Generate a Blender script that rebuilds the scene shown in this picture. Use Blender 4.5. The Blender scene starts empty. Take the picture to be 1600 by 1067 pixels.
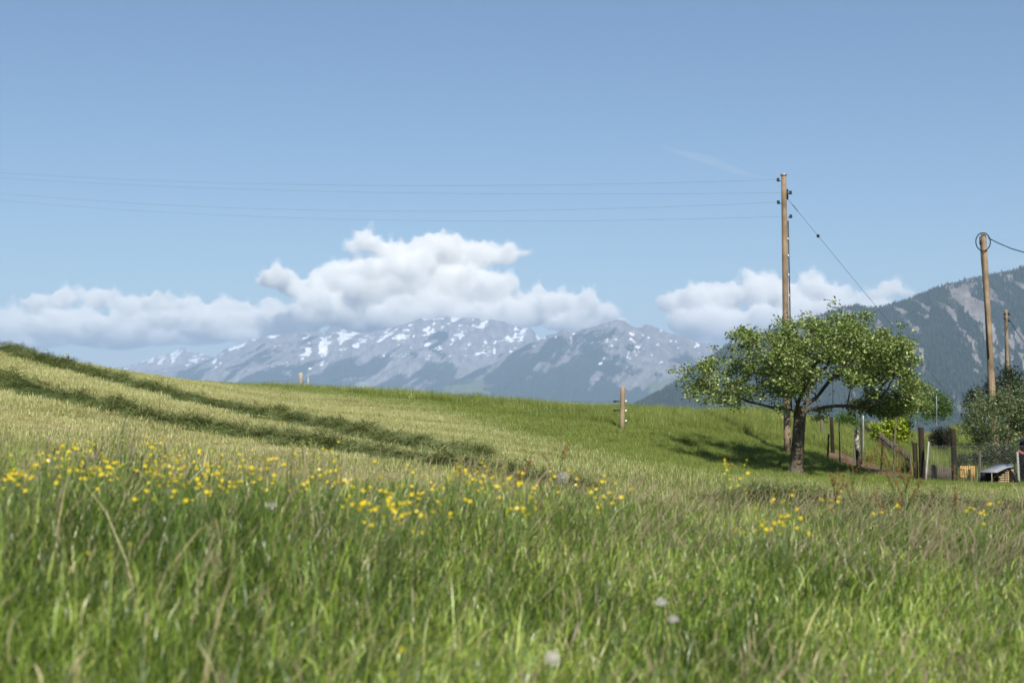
import bpy, math, random
import numpy as np
from mathutils import Vector

# ------------------------------------------------------------------ camera, sky, sun, exposure
S = bpy.context.scene
COL = S.collection
R = math.radians
F = 2222.0                       # focal length in photo pixels (50 mm on 36 mm, 1600 px wide)
PITCH = math.atan(106.5 / F)
SUN_EL, SUN_AZ = 38.0, 8.0      # degrees; azimuth = behind the camera, to the right

cam = bpy.data.cameras.new('camera'); camo = bpy.data.objects.new('camera', cam); COL.objects.link(camo)
camo.location = (0, 0, 0); camo.rotation_euler = (R(90) + PITCH, 0, 0)
cam.lens = 50; cam.sensor_width = 36; cam.clip_start = 0.05; cam.clip_end = 80000
cam.dof.use_dof = True; cam.dof.focus_distance = 24.0; cam.dof.aperture_fstop = 2.6
S.camera = camo

W = bpy.data.worlds.new('World'); S.world = W; W.use_nodes = True
wn = W.node_tree.nodes; wl = W.node_tree.links
sky = wn.new('ShaderNodeTexSky'); sky.sky_type = 'NISHITA'; sky.sun_disc = False
sky.sun_elevation = R(SUN_EL); sky.sun_rotation = R(180 - SUN_AZ)
sky.altitude = 2200; sky.air_density = 1.35; sky.dust_density = 0.1; sky.ozone_density = 4.6
wl.new(sky.outputs[0], wn['Background'].inputs[0]); wn['Background'].inputs[1].default_value = 0.064

sl = bpy.data.lights.new('sun', 'SUN'); so = bpy.data.objects.new('sun', sl); COL.objects.link(so)
sl.energy = 5.0; sl.angle = R(0.5); sl.color = (1.0, 0.94, 0.83)
SUN = Vector((math.sin(R(SUN_AZ)) * math.cos(R(SUN_EL)), -math.cos(R(SUN_AZ)) * math.cos(R(SUN_EL)), math.sin(R(SUN_EL))))
so.rotation_euler = SUN.to_track_quat('Z', 'Y').to_euler()
so.location = (30, -60, 60)

S.view_settings.view_transform = 'Standard'; S.view_settings.look = 'None'
S.view_settings.exposure = 0.54; S.view_settings.gamma = 1.0; S.view_settings.use_curve_mapping = False
S.render.engine = 'CYCLES'
S.cycles.use_denoising = True
S.cycles.max_bounces = 22; S.cycles.diffuse_bounces = 3; S.cycles.transmission_bounces = 4
S.cycles.volume_bounces = 20; S.cycles.transparent_max_bounces = 8

rng = np.random.default_rng(7); random.seed(7)

# ------------------------------------------------------------------ helpers
def P(px, py, d):
    """world point seen at photo pixel (px, py) at forward distance d"""
    u = (px - 800.0) / F; v = (533.5 - py) / F
    yy = math.cos(PITCH) - v * math.sin(PITCH); zz = math.sin(PITCH) + v * math.cos(PITCH)
    return Vector((u / yy * d, d, zz / yy * d))
def rowz(py, d): return P(800, py, d).z

def hash2(ix, iy, seed):
    h = (ix.astype(np.int64) * 374761393 + iy.astype(np.int64) * 668265263 + seed * 1442695041) & 0x7fffffff
    h = ((h ^ (h >> 13)) * 1274126177) & 0x7fffffff
    return ((h ^ (h >> 16)) & 0xffff) / 65535.0
def vnoise(x, y, seed=0):
    ix = np.floor(x); iy = np.floor(y); fx = x - ix; fy = y - iy
    fx = fx * fx * fx * (fx * (fx * 6 - 15) + 10); fy = fy * fy * fy * (fy * (fy * 6 - 15) + 10)
    a = hash2(ix, iy, seed); b = hash2(ix + 1, iy, seed); c = hash2(ix, iy + 1, seed); d = hash2(ix + 1, iy + 1, seed)
    return (a * (1 - fx) + b * fx) * (1 - fy) + (c * (1 - fx) + d * fx) * fy
def fbm(x, y, oct=5, seed=0, gain=.5, ridged=False):
    s = 0; a = 1; t = 0
    for o in range(oct):
        n = vnoise(x * 2 ** o + 17.3 * o, y * 2 ** o - 9.1 * o, seed + o)
        if ridged: n = 1 - np.abs(2 * n - 1)
        s = s + a * n; t += a; a *= gain
    return s / t
def sstep(a, b, x):
    t = np.clip((x - a) / (b - a), 0, 1); return t * t * (3 - 2 * t)

def nmesh(name, V, quads=None, tris=None, smooth=False):
    V = np.asarray(V, np.float32).reshape(-1, 3)
    me = bpy.data.meshes.new(name)
    q = np.zeros((0, 4), np.int32) if quads is None else np.asarray(quads, np.int32).reshape(-1, 4)
    t = np.zeros((0, 3), np.int32) if tris is None else np.asarray(tris, np.int32).reshape(-1, 3)
    me.vertices.add(len(V)); me.vertices.foreach_set('co', V.ravel())
    nl = len(q) * 4 + len(t) * 3
    me.loops.add(nl); me.loops.foreach_set('vertex_index', np.concatenate([q.ravel(), t.ravel()]).astype(np.int32))
    me.polygons.add(len(q) + len(t))
    st = np.concatenate([np.arange(len(q)) * 4, len(q) * 4 + np.arange(len(t)) * 3]).astype(np.int32)
    me.polygons.foreach_set('loop_start', st)
    me.update(calc_edges=True)
    if smooth: me.polygons.foreach_set('use_smooth', np.ones(len(q) + len(t), bool))
    return me
def tint(me, name, arr):
    arr = np.asarray(arr, np.float32)
    if arr.ndim == 1:
        a = me.attributes.new(name, 'FLOAT', 'POINT'); a.data.foreach_set('value', arr)
    else:
        a = me.attributes.new(name, 'FLOAT_COLOR', 'POINT')
        a.data.foreach_set('color', np.concatenate([arr, np.ones((len(arr), 1), np.float32)], 1).ravel())

class MB:
    """collects boxes, tubes and loose faces into one mesh"""
    def __init__(s): s.v = []; s.q = []; s.t = []; s.n = 0
    def add(s, V, q=None, t=None):
        V = np.asarray(V, float).reshape(-1, 3)
        if q is not None and len(q): s.q.append(np.asarray(q).reshape(-1, 4) + s.n)
        if t is not None and len(t): s.t.append(np.asarray(t).reshape(-1, 3) + s.n)
        s.v.append(V); s.n += len(V); return s
    def box(s, c, size, rz=0.0, tilt=None):
        sx, sy, sz = [k / 2 for k in size]
        V = np.array([[x, y, z] for x in (-sx, sx) for y in (-sy, sy) for z in (-sz, sz)], float)
        if tilt is not None: V = V @ np.array(tilt.to_3x3()).T
        c_, s_ = math.cos(rz), math.sin(rz)
        V = V @ np.array([[c_, s_, 0], [-s_, c_, 0], [0, 0, 1]]) + np.array(c)
        return s.add(V, [[0, 1, 3, 2], [4, 6, 7, 5], [0, 4, 5, 1], [2, 3, 7, 6], [0, 2, 6, 4], [1, 5, 7, 3]])
    def tube(s, pts, rad, n=6, cap=True, wob=0.0):
        pts = np.asarray(pts, float); m = len(pts)
        rad = np.full(m, rad, float) if np.isscalar(rad) else np.asarray(rad, float)
        tan = np.gradient(pts, axis=0); tan /= np.linalg.norm(tan, axis=1, keepdims=True) + 1e-9
        ref = np.array([0.0, 1, 0]) if abs(tan[0][1]) < .9 else np.array([1.0, 0, 0])
        V = []
        for i in range(m):
            a = np.cross(tan[i], ref); a /= np.linalg.norm(a) + 1e-9; b = np.cross(tan[i], a)
            ang = np.arange(n) * 2 * math.pi / n
            rr = rad[i] * (1 + wob * (rng.random(n) - .5) * 2)
            V.append(pts[i] + (np.cos(ang) * rr)[:, None] * a + (np.sin(ang) * rr)[:, None] * b)
        q = [[i * n + j, i * n + (j + 1) % n, (i + 1) * n + (j + 1) % n, (i + 1) * n + j] for i in range(m - 1) for j in range(n)]
        V = np.concatenate(V); t = []
        if cap:
            k = len(V); V = np.concatenate([V, pts[:1], pts[-1:]])
            for j in range(n): t += [[k, (j + 1) % n, j], [k + 1, (m - 1) * n + j, (m - 1) * n + (j + 1) % n]]
        return s.add(V, q, t)
    def ball(s, c, r, nu=8, nv=6):
        r = np.array([r, r, r]) if np.isscalar(r) else np.array(r); V = [[0, 0, -1]]; q = []; t = []
        for i in range(1, nv):
            th = math.pi * i / nv - math.pi / 2
            for j in range(nu): V.append([math.cos(th) * math.cos(2 * math.pi * j / nu), math.cos(th) * math.sin(2 * math.pi * j / nu), math.sin(th)])
        V.append([0, 0, 1])
        for j in range(nu):
            t.append([0, 1 + (j + 1) % nu, 1 + j]); t.append([len(V) - 1, 1 + (nv - 2) * nu + j, 1 + (nv - 2) * nu + (j + 1) % nu])
        for i in range(nv - 2):
            for j in range(nu): q.append([1 + i * nu + j, 1 + i * nu + (j + 1) % nu, 1 + (i + 1) * nu + (j + 1) % nu, 1 + (i + 1) * nu + j])
        return s.add(np.array(V) * r + np.array(c), q, t)
    def mesh(s, name, smooth=False):
        return nmesh(name, np.concatenate(s.v), np.concatenate(s.q) if s.q else None, np.concatenate(s.t) if s.t else None, smooth)
    def build(s, name, mat, parent=None, smooth=False): return obj(name, s.mesh(name, smooth), mat, parent)

def obj(name, me, mat=None, parent=None):
    o = bpy.data.objects.new(name, me); COL.objects.link(o)
    if mat is not None and len(me.materials) == 0: me.materials.append(mat)
    if parent is not None:
        o.parent = parent
        o.matrix_parent_inverse = parent.matrix_basis.inverted()
    return o
def tag(o, label=None, cat=None, group=None, kind=None):
    if label: o['label'] = label
    if cat: o['category'] = cat
    if group: o['group'] = group
    if kind: o['kind'] = kind
    return o
def thing(name, label, cat, loc, group=None):
    o = bpy.data.objects.new(name, None); COL.objects.link(o); o.location = loc; o.empty_display_size = .2
    return tag(o, label, cat, group)

# ------------------------------------------------------------------ materials
class NT:
    def __init__(s, name):
        s.m = bpy.data.materials.new(name); s.m.use_nodes = True; s.t = s.m.node_tree
        s.b = s.t.nodes['Principled BSDF']; s.out = s.t.nodes['Material Output']
    def n(s, ty, **kw):
        x = s.t.nodes.new('ShaderNode' + ty)
        for k, v in kw.items(): setattr(x, k, v)
        return x
    def l(s, a, b): s.t.links.new(a, b)
    def noise(s, scale, detail=4, rough=.55, vec=None, stretch=None, dist=0.0):
        x = s.n('TexNoise'); x.inputs['Scale'].default_value = scale; x.inputs['Detail'].default_value = detail
        x.inputs['Roughness'].default_value = rough; x.inputs['Distortion'].default_value = dist
        if vec is None: vec = s.n('TexCoord').outputs['Object']
        if stretch is not None:
            mp = s.n('Mapping'); s.l(vec, mp.inputs[0]); mp.inputs['Scale'].default_value = stretch[:3]
            if len(stretch) > 3: mp.inputs['Rotation'].default_value = stretch[3:6]
            vec = mp.outputs[0]
        s.l(vec, x.inputs['Vector']); return x.outputs['Fac']
    def ramp(s, fac, stops, interp='LINEAR'):
        r = s.n('ValToRGB'); r.color_ramp.interpolation = interp; e = r.color_ramp.elements
        while len(e) < len(stops): e.new(.5)
        for k, (p, c) in enumerate(stops):
            e[k].position = p; e[k].color = (c, c, c, 1) if not hasattr(c, '__len__') else (*c[:3], 1)
        s.l(fac, r.inputs[0]); return r.outputs['Color']
    def mix(s, fac, a, b, blend='MIX'):
        m = s.n('Mix', data_type='RGBA', blend_type=blend)
        for v, i in ((fac, 0), (a, 6), (b, 7)):
            if hasattr(v, 'links') or hasattr(v, 'is_linked'): s.l(v, m.inputs[i])
            elif i == 0: m.inputs[0].default_value = v
            else: m.inputs[i].default_value = (*v[:3], 1)
        return m.outputs[2]
    def math(s, op, a, b=0.0, clamp=False):
        m = s.n('Math', operation=op, use_clamp=clamp)
        for v, i in ((a, 0), (b, 1)):
            if hasattr(v, 'is_linked'): s.l(v, m.inputs[i])
            else: m.inputs[i].default_value = v
        return m.outputs[0]
    def attr(s, name, ty='GEOMETRY', out='Color'):
        a = s.n('Attribute', attribute_name=name, attribute_type=ty); return a.outputs[out]
    def bump(s, h, strength=.5, dist=.02):
        b = s.n('Bump'); b.inputs['Strength'].default_value = strength; b.inputs['Distance'].default_value = dist
        s.l(h, b.inputs['Height']); s.l(b.outputs[0], s.b.inputs['Normal'])
    def base(s, c, rough=.8, spec=.3):
        if hasattr(c, 'is_linked'): s.l(c, s.b.inputs['Base Color'])
        else: s.b.inputs['Base Color'].default_value = (*c, 1)
        s.b.inputs['Roughness'].default_value = rough; s.b.inputs['Specular IOR Level'].default_value = spec
        return s.m
    def leafy(s, c, rough=.5, spec=.35, trans=.35, tcol=(1.25, 1.2, .6)):
        """principled front plus translucency, as thin blades and leaves have"""
        s.base(c, rough, spec)
        tr = s.n('BsdfTranslucent'); tc = s.mix(1.0, c, tcol, 'MULTIPLY'); s.l(tc, tr.inputs[0])
        mx = s.n('MixShader'); mx.inputs[0].default_value = trans
        s.l(s.b.outputs[0], mx.inputs[1]); s.l(tr.outputs[0], mx.inputs[2]); s.l(mx.outputs[0], s.out.inputs['Surface'])
        return s.m

def plain(name, c, rough=.7, spec=.3, metal=0.0, var=.25, scale=6.0, stretch=None, bump=0.0):
    k = NT(name); nz = k.noise(scale, 5, .6, stretch=stretch)
    d = tuple(x * (1 - var) for x in c); e = tuple(min(1, x * (1 + var)) for x in c)
    k.base(k.ramp(nz, [(.3, d), (.7, e)]), rough, spec); k.b.inputs['Metallic'].default_value = metal
    if bump: k.bump(nz, bump, .01)
    return k.m

MAT = {}
MAT['black'] = plain('black_plastic', (.012, .012, .013), .5)
MAT['steel'] = plain('galvanised_steel', (.33, .34, .35), .5, .5, .6)
MAT['dark_steel'] = plain('dark_steel', (.05, .05, .05), .5, .5, .4)
MAT['porcelain'] = plain('white_plastic', (.75, .75, .72), .4)
MAT['wire'] = plain('weathered_wire', (.20, .22, .24), .5, .4, .3)
def wood(name, a, b, st=(9, 9, .9), scale=3.0):
    k = NT(name); g = k.noise(scale, 8, .65, stretch=st); w = k.noise(1.7, 4, .6)
    c = k.mix(k.ramp(w, [(.35, 0), (.7, 1)]), k.ramp(g, [(.3, a), (.7, b)]), tuple(x * .62 for x in a))
    k.base(c, .85, .2); k.bump(g, .5, .01); return k.m
MAT['pole'] = wood('weathered_pole_wood', (.22, .16, .105), (.38, .29, .195))
MAT['stay'] = plain('dark_stay_wire', (.05, .052, .055), .5, .4, .3)
MAT['post'] = wood('weathered_post_wood', (.30, .22, .14), (.50, .40, .28))
MAT['pale_post'] = wood('pale_bleached_wood', (.27, .245, .21), (.42, .39, .35))
MAT['dark_wood'] = wood('dark_creosoted_wood', (.018, .013, .010), (.045, .032, .022))
MAT['grey_wood'] = wood('grey_weathered_wood', (.10, .085, .065), (.19, .16, .125))
MAT['yellow_wood'] = wood('fresh_yellow_wood', (.50, .30, .10), (.66, .43, .18))
MAT['cream_wood'] = wood('pale_stacked_planks', (.48, .35, .20), (.66, .50, .31))
MAT['white_paint'] = plain('white_paint', (.34, .34, .32), .6)
MAT['red'] = plain('faded_red_paint', (.26, .075, .045), .6)
MAT['roof_sheet'] = plain('grey_roof_felt', (.20, .22, .25), .55, .4, bump=.2)
k = NT('mottled_bark_post'); MAT['birch'] = k.base(k.ramp(k.noise(6, 4, .6, stretch=(1, 1, .6)), [(.42, (.03, .025, .02)), (.56, (.46, .42, .36))]), .9)
k = NT('old_bark'); g = k.noise(7, 8, .7, stretch=(3, 3, .8)); w2 = k.noise(2.5, 4, .6)
MAT['bark'] = k.base(k.mix(k.ramp(w2, [(.4, 0), (.65, .55)]), k.ramp(g, [(.33, (.035, .024, .018)), (.68, (.17, .118, .09))]), (.15, .145, .10)), .9, .15)
k.bump(g, 1.0, .05)

# short-grass ground: straw stubble where mown, green elsewhere, bare soil in the garden
k = NT('meadow_ground')
dry = k.attr('dry', out='Fac'); soil = k.attr('soil', out='Fac')
n1 = k.noise(.55, 6, .6); n2 = k.noise(9, 6, .65); n3 = k.noise(60, 3, .6)
strp = k.noise(1.6, 4, .5, stretch=(.12, 1, 1))
gcol = k.ramp(n2, [(.3, (.05, .08, .018)), (.7, (.12, .17, .04))])
scol = k.ramp(n2, [(.3, (.24, .20, .095)), (.7, (.46, .41, .21))])
fac = k.math('ADD', k.math('MULTIPLY', dry, 1.25), k.math('MULTIPLY', k.math('SUBTRACT', strp, .5), 1.3), True)
c = k.mix(fac, gcol, scol)
c = k.mix(soil, c, k.ramp(n2, [(.3, (.12, .075, .05)), (.7, (.25, .165, .115))]))
MAT['ground'] = k.base(c, .95, .1); k.bump(n3, .6, .03)

def blade_mat(name, spread, trans=.35, rough=.5, spec=.35):
    k = NT(name); MAT[name] = k.leafy(k.attr('tint'), rough, spec, trans); return MAT[name]
blade_mat('meadow_blades', 0, .40, .34, .45)
blade_mat('seed_heads', 0, .25, .8, .1)
# instanced short grass: colour by the instance's own dryness
k = NT('short_grass'); d_ = k.attr('dry', 'INSTANCER', 'Fac'); v_ = k.attr('shade', out='Fac'); h_ = k.attr('hue', 'INSTANCER', 'Fac')
g_ = k.ramp(k.math('ADD', k.math('MULTIPLY', v_, .6), k.math('MULTIPLY', h_, .4)), [(0, (.075, .115, .020)), (.55, (.19, .245, .050)), (1, (.36, .39, .12))])
s_ = k.ramp(k.math('ADD', k.math('MULTIPLY', v_, .55), k.math('MULTIPLY', h_, .45)), [(0.12, (.19, .185, .070)), (.5, (.45, .455, .21)), (1, (.70, .71, .41))])
MAT['short_grass'] = k.leafy(k.mix(k.math('GREATER_THAN', k.math('ADD', d_, k.math('MULTIPLY', v_, .0)), k.attr('thr', out='Fac')), g_, s_), .6, .25, .3)
k = NT('cut_grass'); v_ = k.attr('shade', out='Fac'); h_ = k.attr('hue', 'INSTANCER', 'Fac')
MAT['cut_grass'] = k.leafy(k.ramp(k.math('ADD', k.math('MULTIPLY', v_, .65), k.math('MULTIPLY', h_, .35)), [(0, (.050, .075, .022)), (.45, (.14, .18, .062)), (.8, (.27, .29, .115)), (1, (.45, .43, .22))]), .6, .2, .2)
k = NT('windrow_core'); MAT['windrow_core'] = k.base(k.ramp(k.noise(14, 5, .6), [(.3, (.035, .055, .016)), (.7, (.09, .12, .038))]), .95, .1); k.bump(k.noise(30, 4, .6), .8, .05)
def leaf_mat(name, a, b, c, trans=.35, rough=.45, spec=.4):
    k = NT(name); v = k.attr('shade', out='Fac'); MAT[name] = k.leafy(k.ramp(v, [(0, a), (.6, b), (1, c)]), rough, spec, trans)
leaf_mat('fruit_leaf', (.055, .090, .018), (.20, .27, .062), (.52, .57, .28), .24)
leaf_mat('lime_leaf', (.14, .20, .018), (.31, .39, .03), (.47, .54, .07), .3)
leaf_mat('silver_leaf', (.055, .085, .03), (.15, .195, .08), (.33, .38, .21), .25)
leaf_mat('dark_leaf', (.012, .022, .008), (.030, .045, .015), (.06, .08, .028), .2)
leaf_mat('brown_leaf', (.018, .020, .013), (.040, .042, .026), (.075, .075, .045), .2)
leaf_mat('green_leaf', (.045, .095, .020), (.09, .17, .035), (.17, .26, .07), .35)
MAT['petal'] = NT('yellow_petal').leafy((.80, .50, .012), .35, .5, .25, (1.0, .9, .5)) if False else None
k = NT('yellow_petal'); rgb = k.n('RGB'); rgb.outputs[0].default_value = (.82, .65, .03, 1); MAT['petal'] = k.leafy(rgb.outputs[0], .3, .5, .25, (1, .85, .4))
k = NT('flower_stalk'); rgb = k.n('RGB'); rgb.outputs[0].default_value = (.09, .15, .035, 1); MAT['stalk'] = k.leafy(rgb.outputs[0], .5, .3, .2)
MAT['fluff'] = plain('dandelion_down', (.46, .44, .41), .9, .1)
MAT['dock_seed'] = plain('dock_seed', (.22, .095, .045), .9, .1, var=.4, scale=30)
MAT['panicle'] = plain('straw_panicle', (.34, .32, .12), .9, .1, var=.3, scale=30)

# ------------------------------------------------------------------ terrain
PX = np.array([-400, 0, 400, 800, 1000, 1200, 1400, 1600, 2000], float)
DD = np.array([1, 4, 9, 12, 16, 20, 28, 34, 38, 46, 55, 65, 80, 110], float)
ZT = np.array([
  # 1     4      9     12     16    20     28     34    38     46     55     65     80    110
 [-1.25, -1.15, -.70, -.40,  .15,  .60,  1.35,  1.90, 2.10,  2.20,  1.90,  1.2,  -1.0, -5],   # -400
 [-1.30, -1.22, -.80, -.62, -.26,  .14,   .86,  1.42, 1.60,  1.65,  1.30,   .7,  -1.5, -6],   # 0
 [-1.32, -1.25, -.90, -.78, -.58, -.41,  -.16,   .10,  .28,   .62,   .93,   .5,  -1.5, -6],   # 400
 [-1.34, -1.28, -.97, -.90, -.78, -.72,  -.70,  -.58, -.38,   .10,   .02,  -.9,  -3.0, -8],   # 800
 [-1.35, -1.29, -1.01, -.96, -.90, -.92, -1.05, -1.08, -1.0, -.35,  -.05,  -.7,  -3.0, -8],   # 1000
 [-1.36, -1.30, -1.06, -1.02, -1.04, -1.14, -1.45, -1.70, -1.80, -1.15, -.45, -.16, -1.5, -6],  # 1200
 [-1.38, -1.32, -1.10, -1.10, -1.16, -1.24, -1.56, -1.80, -1.90, -1.72, -1.50, -1.2, -1.1, -4],  # 1400
 [-1.40, -1.34, -1.14, -1.18, -1.28, -1.30, -1.62, -1.85, -1.98, -1.85, -1.60, -1.4, -1.2, -4],  # 1600
 [-1.42, -1.36, -1.20, -1.25, -1.38, -1.45, -1.80, -2.05, -2.15, -2.10, -1.90, -1.7, -1.5, -4],  # 2000
])
_d = np.geomspace(1, 110, 240); _p = np.linspace(-400, 2000, 241)
_t = np.array([np.interp(np.log(_d), np.log(DD), r) for r in ZT])
_t = np.array([np.interp(_p, PX, _t[:, j]) for j in range(len(_d))]).T
def _blur(a, ax, n, w):
    kx = np.hanning(w + 2)[1:-1]; kx /= kx.sum()
    for _ in range(n):
        ap = np.concatenate([np.repeat(np.take(a, [0], ax), w // 2, ax), a, np.repeat(np.take(a, [-1], ax), w // 2, ax)], ax)
        a = np.apply_along_axis(lambda r: np.convolve(r, kx, 'valid'), ax, ap)
    return a
_t = _blur(_blur(_t, 0, 1, 25), 1, 1, 11)
VALLEY = -60.0
def GZ(x, y, rough=True):
    x = np.asarray(x, float); y = np.asarray(y, float)
    ye = np.maximum(y, 4.0); px = np.clip(800 + F * x / ye, -400, 2000); d = np.clip(y, 1.0, 110)
    fi = np.clip((np.log(d) - np.log(_d[0])) / (np.log(_d[1]) - np.log(_d[0])), 0, len(_d) - 1.001)
    fp = np.clip((px + 400) / 10.0, 0, len(_p) - 1.001)
    i = fi.astype(int); j = fp.astype(int); a = fi - i; b = fp - j
    z = (_t[j, i] * (1 - b) + _t[j + 1, i] * b) * (1 - a) + (_t[j, i + 1] * (1 - b) + _t[j + 1, i + 1] * b) * a
    if rough: z = z + (fbm(x / 3.1, y / 3.1, 3, 5) - .5) * .10 * sstep(8, 16, y) + (fbm(x / .9, y / .9, 2, 9) - .5) * .04
    r = np.hypot(x, y); t = sstep(95, 420, r)
    return z * (1 - t) + VALLEY * t
def gz(x, y): return float(GZ(np.array([x]), np.array([y]))[0])
def G(px, d):
    x = (px - 800) / F * d
    return Vector((x, d, gz(x, d)))

def edge_d(px):   # where the tall meadow stops and the mown field starts
    return np.interp(px, [-400, 0, 400, 800, 1200, 1600, 2000], [10.2, 10.0, 10.0, 10.4, 11.2, 12.0, 12.5])
def dryness(x, y):
    """how much of the sward is pale cut stubble (a real difference in the plants)"""
    px = 800 + F * x / np.maximum(y, 4)
    far = np.interp(px, [-400, 0, 300, 600, 800, 1000, 1150], [90, 62, 56, 50, 39, 30, 34])
    lat = np.interp(px, [-400, 300, 700, 900, 1100, 1300, 1600], [1, 1, .92, .60, .40, .36, .42])
    v = lat * (1 - sstep(far * .78, far, y))
    st = fbm(x / 7.0 + y / 30, (y - .22 * x) / 1.1, 3, 21)
    return np.clip(v * (.62 + .75 * (st - .3)), 0, 1)
def soilness(x, y):
    px = 800 + F * x / np.maximum(y, 4)
    yr = np.interp(px, [1285, 1300, 1340, 1420, 1432], [46, 46, 43.5, 38.8, 38.5])
    a = sstep(1280, 1292, px) * (1 - sstep(1415, 1428, px)) * (1 - sstep(1.6, 2.4, np.abs(y - yr)))
    b = sstep(1405, 1425, px) * (1 - sstep(1475, 1490, px)) * sstep(60, 64, y) * (1 - sstep(84, 88, y))
    return np.clip(a + b, 0, 1)

g1 = np.arange(0, 42, .42); g2 = 42 + np.cumsum(.3 * 1.16 ** np.arange(1, 66))
xs = np.concatenate([-g2[::-1], -g1[:0:-1], g1, g2])
h1 = np.arange(-3, 100, .40); h2 = 100 + np.cumsum(.3 * 1.16 ** np.arange(1, 64)); h0 = -3 - np.cumsum(.3 * 1.22 ** np.arange(1, 44))
ys = np.concatenate([h0[::-1], h1, h2])
xs = xs[np.abs(xs) < 24000]; ys = ys[(ys > -2900) & (ys < 24000)]
XX, YY = np.meshgrid(xs, ys); zz = GZ(XX.ravel(), YY.ravel())
nx, ny = len(xs), len(ys); ii = np.arange(nx * ny).reshape(ny, nx)
q = np.stack([ii[:-1, :-1], ii[:-1, 1:], ii[1:, 1:], ii[1:, :-1]], -1).reshape(-1, 4)
me = nmesh('ground', np.stack([XX.ravel(), YY.ravel(), zz], 1), q, smooth=True)
tint(me, 'dry', np.where((np.abs(XX) < 60) & (YY < 110) & (YY > 4), dryness(XX, YY), 0).ravel())
tint(me, 'soil', np.where((YY > 30) & (YY < 110), soilness(XX, YY), 0).ravel())
tag(obj('ground', me, MAT['ground']), kind='structure')

# ------------------------------------------------------------------ mountains
def mountain_mat(name, rock_c, seed, scale=1.0, forest_c=((.010, .020, .017), (.027, .042, .030)), pasture_c=(.11, .13, .075)):
    """rock, forest, pasture and old snow by the masks stored on the slope, broken up by noise"""
    k = NT(name); pos = k.n('NewGeometry').outputs['Position']
    ribs = k.noise(.016 * scale, 8, .7, pos, stretch=(1, .25, .5, 0, .5, 0)); fine = k.noise(.045 * scale, 5, .7, pos, stretch=(1, .3, .8))
    rock = k.ramp(ribs, [(.30, tuple(x * .36 for x in rock_c)), (.68, rock_c)])
    forest = k.ramp(fine, [(.3, forest_c[0]), (.7, forest_c[1])])
    jit = k.math('MULTIPLY', k.math('SUBTRACT', fine, .5), .9)
    def m(a): return k.ramp(k.math('ADD', k.attr(a, out='Fac'), jit), [(.40, 0), (.60, 1)])
    c = k.mix(m('forest'), rock, forest); c = k.mix(m('pasture'), c, pasture_c); c = k.mix(m('snow'), c, (.86, .87, .90))
    return k.base(c, .95, .05)

def mountain(name, label, sky_pts, D, Df, Db, mat, seed, rib=70., shear=.4, rows=150, dpx=2.0, spike=0.0, shape=1.0, attrs=None):
    px = np.arange(sky_pts[0][0], sky_pts[-1][0] + .1, dpx); py = np.interp(px, *zip(*sky_pts))
    py = py + (fbm(px / 14, px * 0 + seed, 4, seed) - .5) * 5.0
    tf = np.linspace(0, 1, rows); tb = np.linspace(1, 0, 14)[1:]
    d = np.concatenate([Df + (D - Df) * tf, D + (Db - D) * (1 - tb)]); t = np.concatenate([tf, tb])
    front = np.concatenate([np.ones(rows, bool), np.zeros(13, bool)])
    PXg, Dg = np.meshgrid(px, d); T = np.repeat(t[:, None], len(px), 1)
    X = (PXg - 800) / F * Dg
    zr = np.array([rowz(a, D) for a in py]); H = zr - VALLEY
    Z = VALLEY - 6 + H[None, :] * T ** shape
    cx = X + shear * Z
    amp = rib * np.sin(np.pi * np.clip(T, 0, 1) ** .8) ** .7
    Z = Z + amp * 2.2 * (fbm(cx / 480, Dg / 1900 + seed, 6, seed + 3, .52, True) - .62)
    Z = Z + amp * 1.2 * (fbm(X / 900, Dg / 700, 5, seed + 11, .5, True) - .6)
    Z = np.maximum(Z, VALLEY - 6)
    for _ in range(3):
        ang = Z / Dg; mx = ang.max(0); tgt = zr / D
        w = sstep(.45, 1.0, T)
        Z = Z + (tgt - mx)[None, :] * Dg * w
    if spike:
        Z = Z + spike * (hash2(np.floor(X / 6), np.floor(Dg / 20), seed) ** 2) * sstep(.1, .3, T)
    ny_, nx_ = Z.shape; ii = np.arange(nx_ * ny_).reshape(ny_, nx_)
    q = np.stack([ii[:-1, :-1], ii[:-1, 1:], ii[1:, 1:], ii[1:, :-1]], -1).reshape(-1, 4)
    me = nmesh(name, np.stack([X.ravel(), Dg.ravel(), Z.ravel()], 1), q, smooth=True)
    if attrs:
        for a_, v_ in attrs(X, Dg, Z, PXg, T).items(): tint(me, a_, np.clip(v_, 0, 1).ravel())
    o = obj(name, me, mat); tag(o, label, kind='structure'); return o, X, Dg, Z, front

def range_cover(seed, shear, snow_z, snow_band, forest_z, past_z, snow_gain=1.0):
    def f(X, D, Z, PXg, T):
        X, Z = X / 1.3, Z / 1.3
        u = X - shear * Z
        st = fbm(u / 95, Z / 210 + seed, 5, seed + 40, .6); big = fbm(u / 420, Z / 330, 4, seed + 50); sm = fbm(X / 38, Z / 30, 4, seed + 60, .6)
        cv = np.clip((_blur(Z, 1, 1, 21) - Z) / 9.0, -1, 1) if Z.ndim == 2 else 0
        led = fbm(X / 240, Z / 16, 3, seed + 65, .55) - .5
        snow = .26 + .50 * cv + 1.0 * led + snow_gain * (2.0 * (st - .62) + 1.2 * (big - .52) + 2.0 * (sm - .53) + np.clip((Z - snow_z) / snow_band, -1.2, .28))
        fst = .5 + (forest_z - Z) / 520 + 2.2 * (fbm(X / 300, Z / 160, 5, seed + 70, .55) - .5) - 2.0 * (st - .5)
        pas = (.5 + 5 * (fbm(X / 330, Z / 120, 4, seed + 80) - .60)) * (1 - sstep(past_z, past_z + 120, Z))
        return {'snow': snow, 'forest': fst, 'pasture': pas}
    return f
m_far = mountain_mat('far_snowy_rock', (.40, .37, .37), 3)
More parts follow.
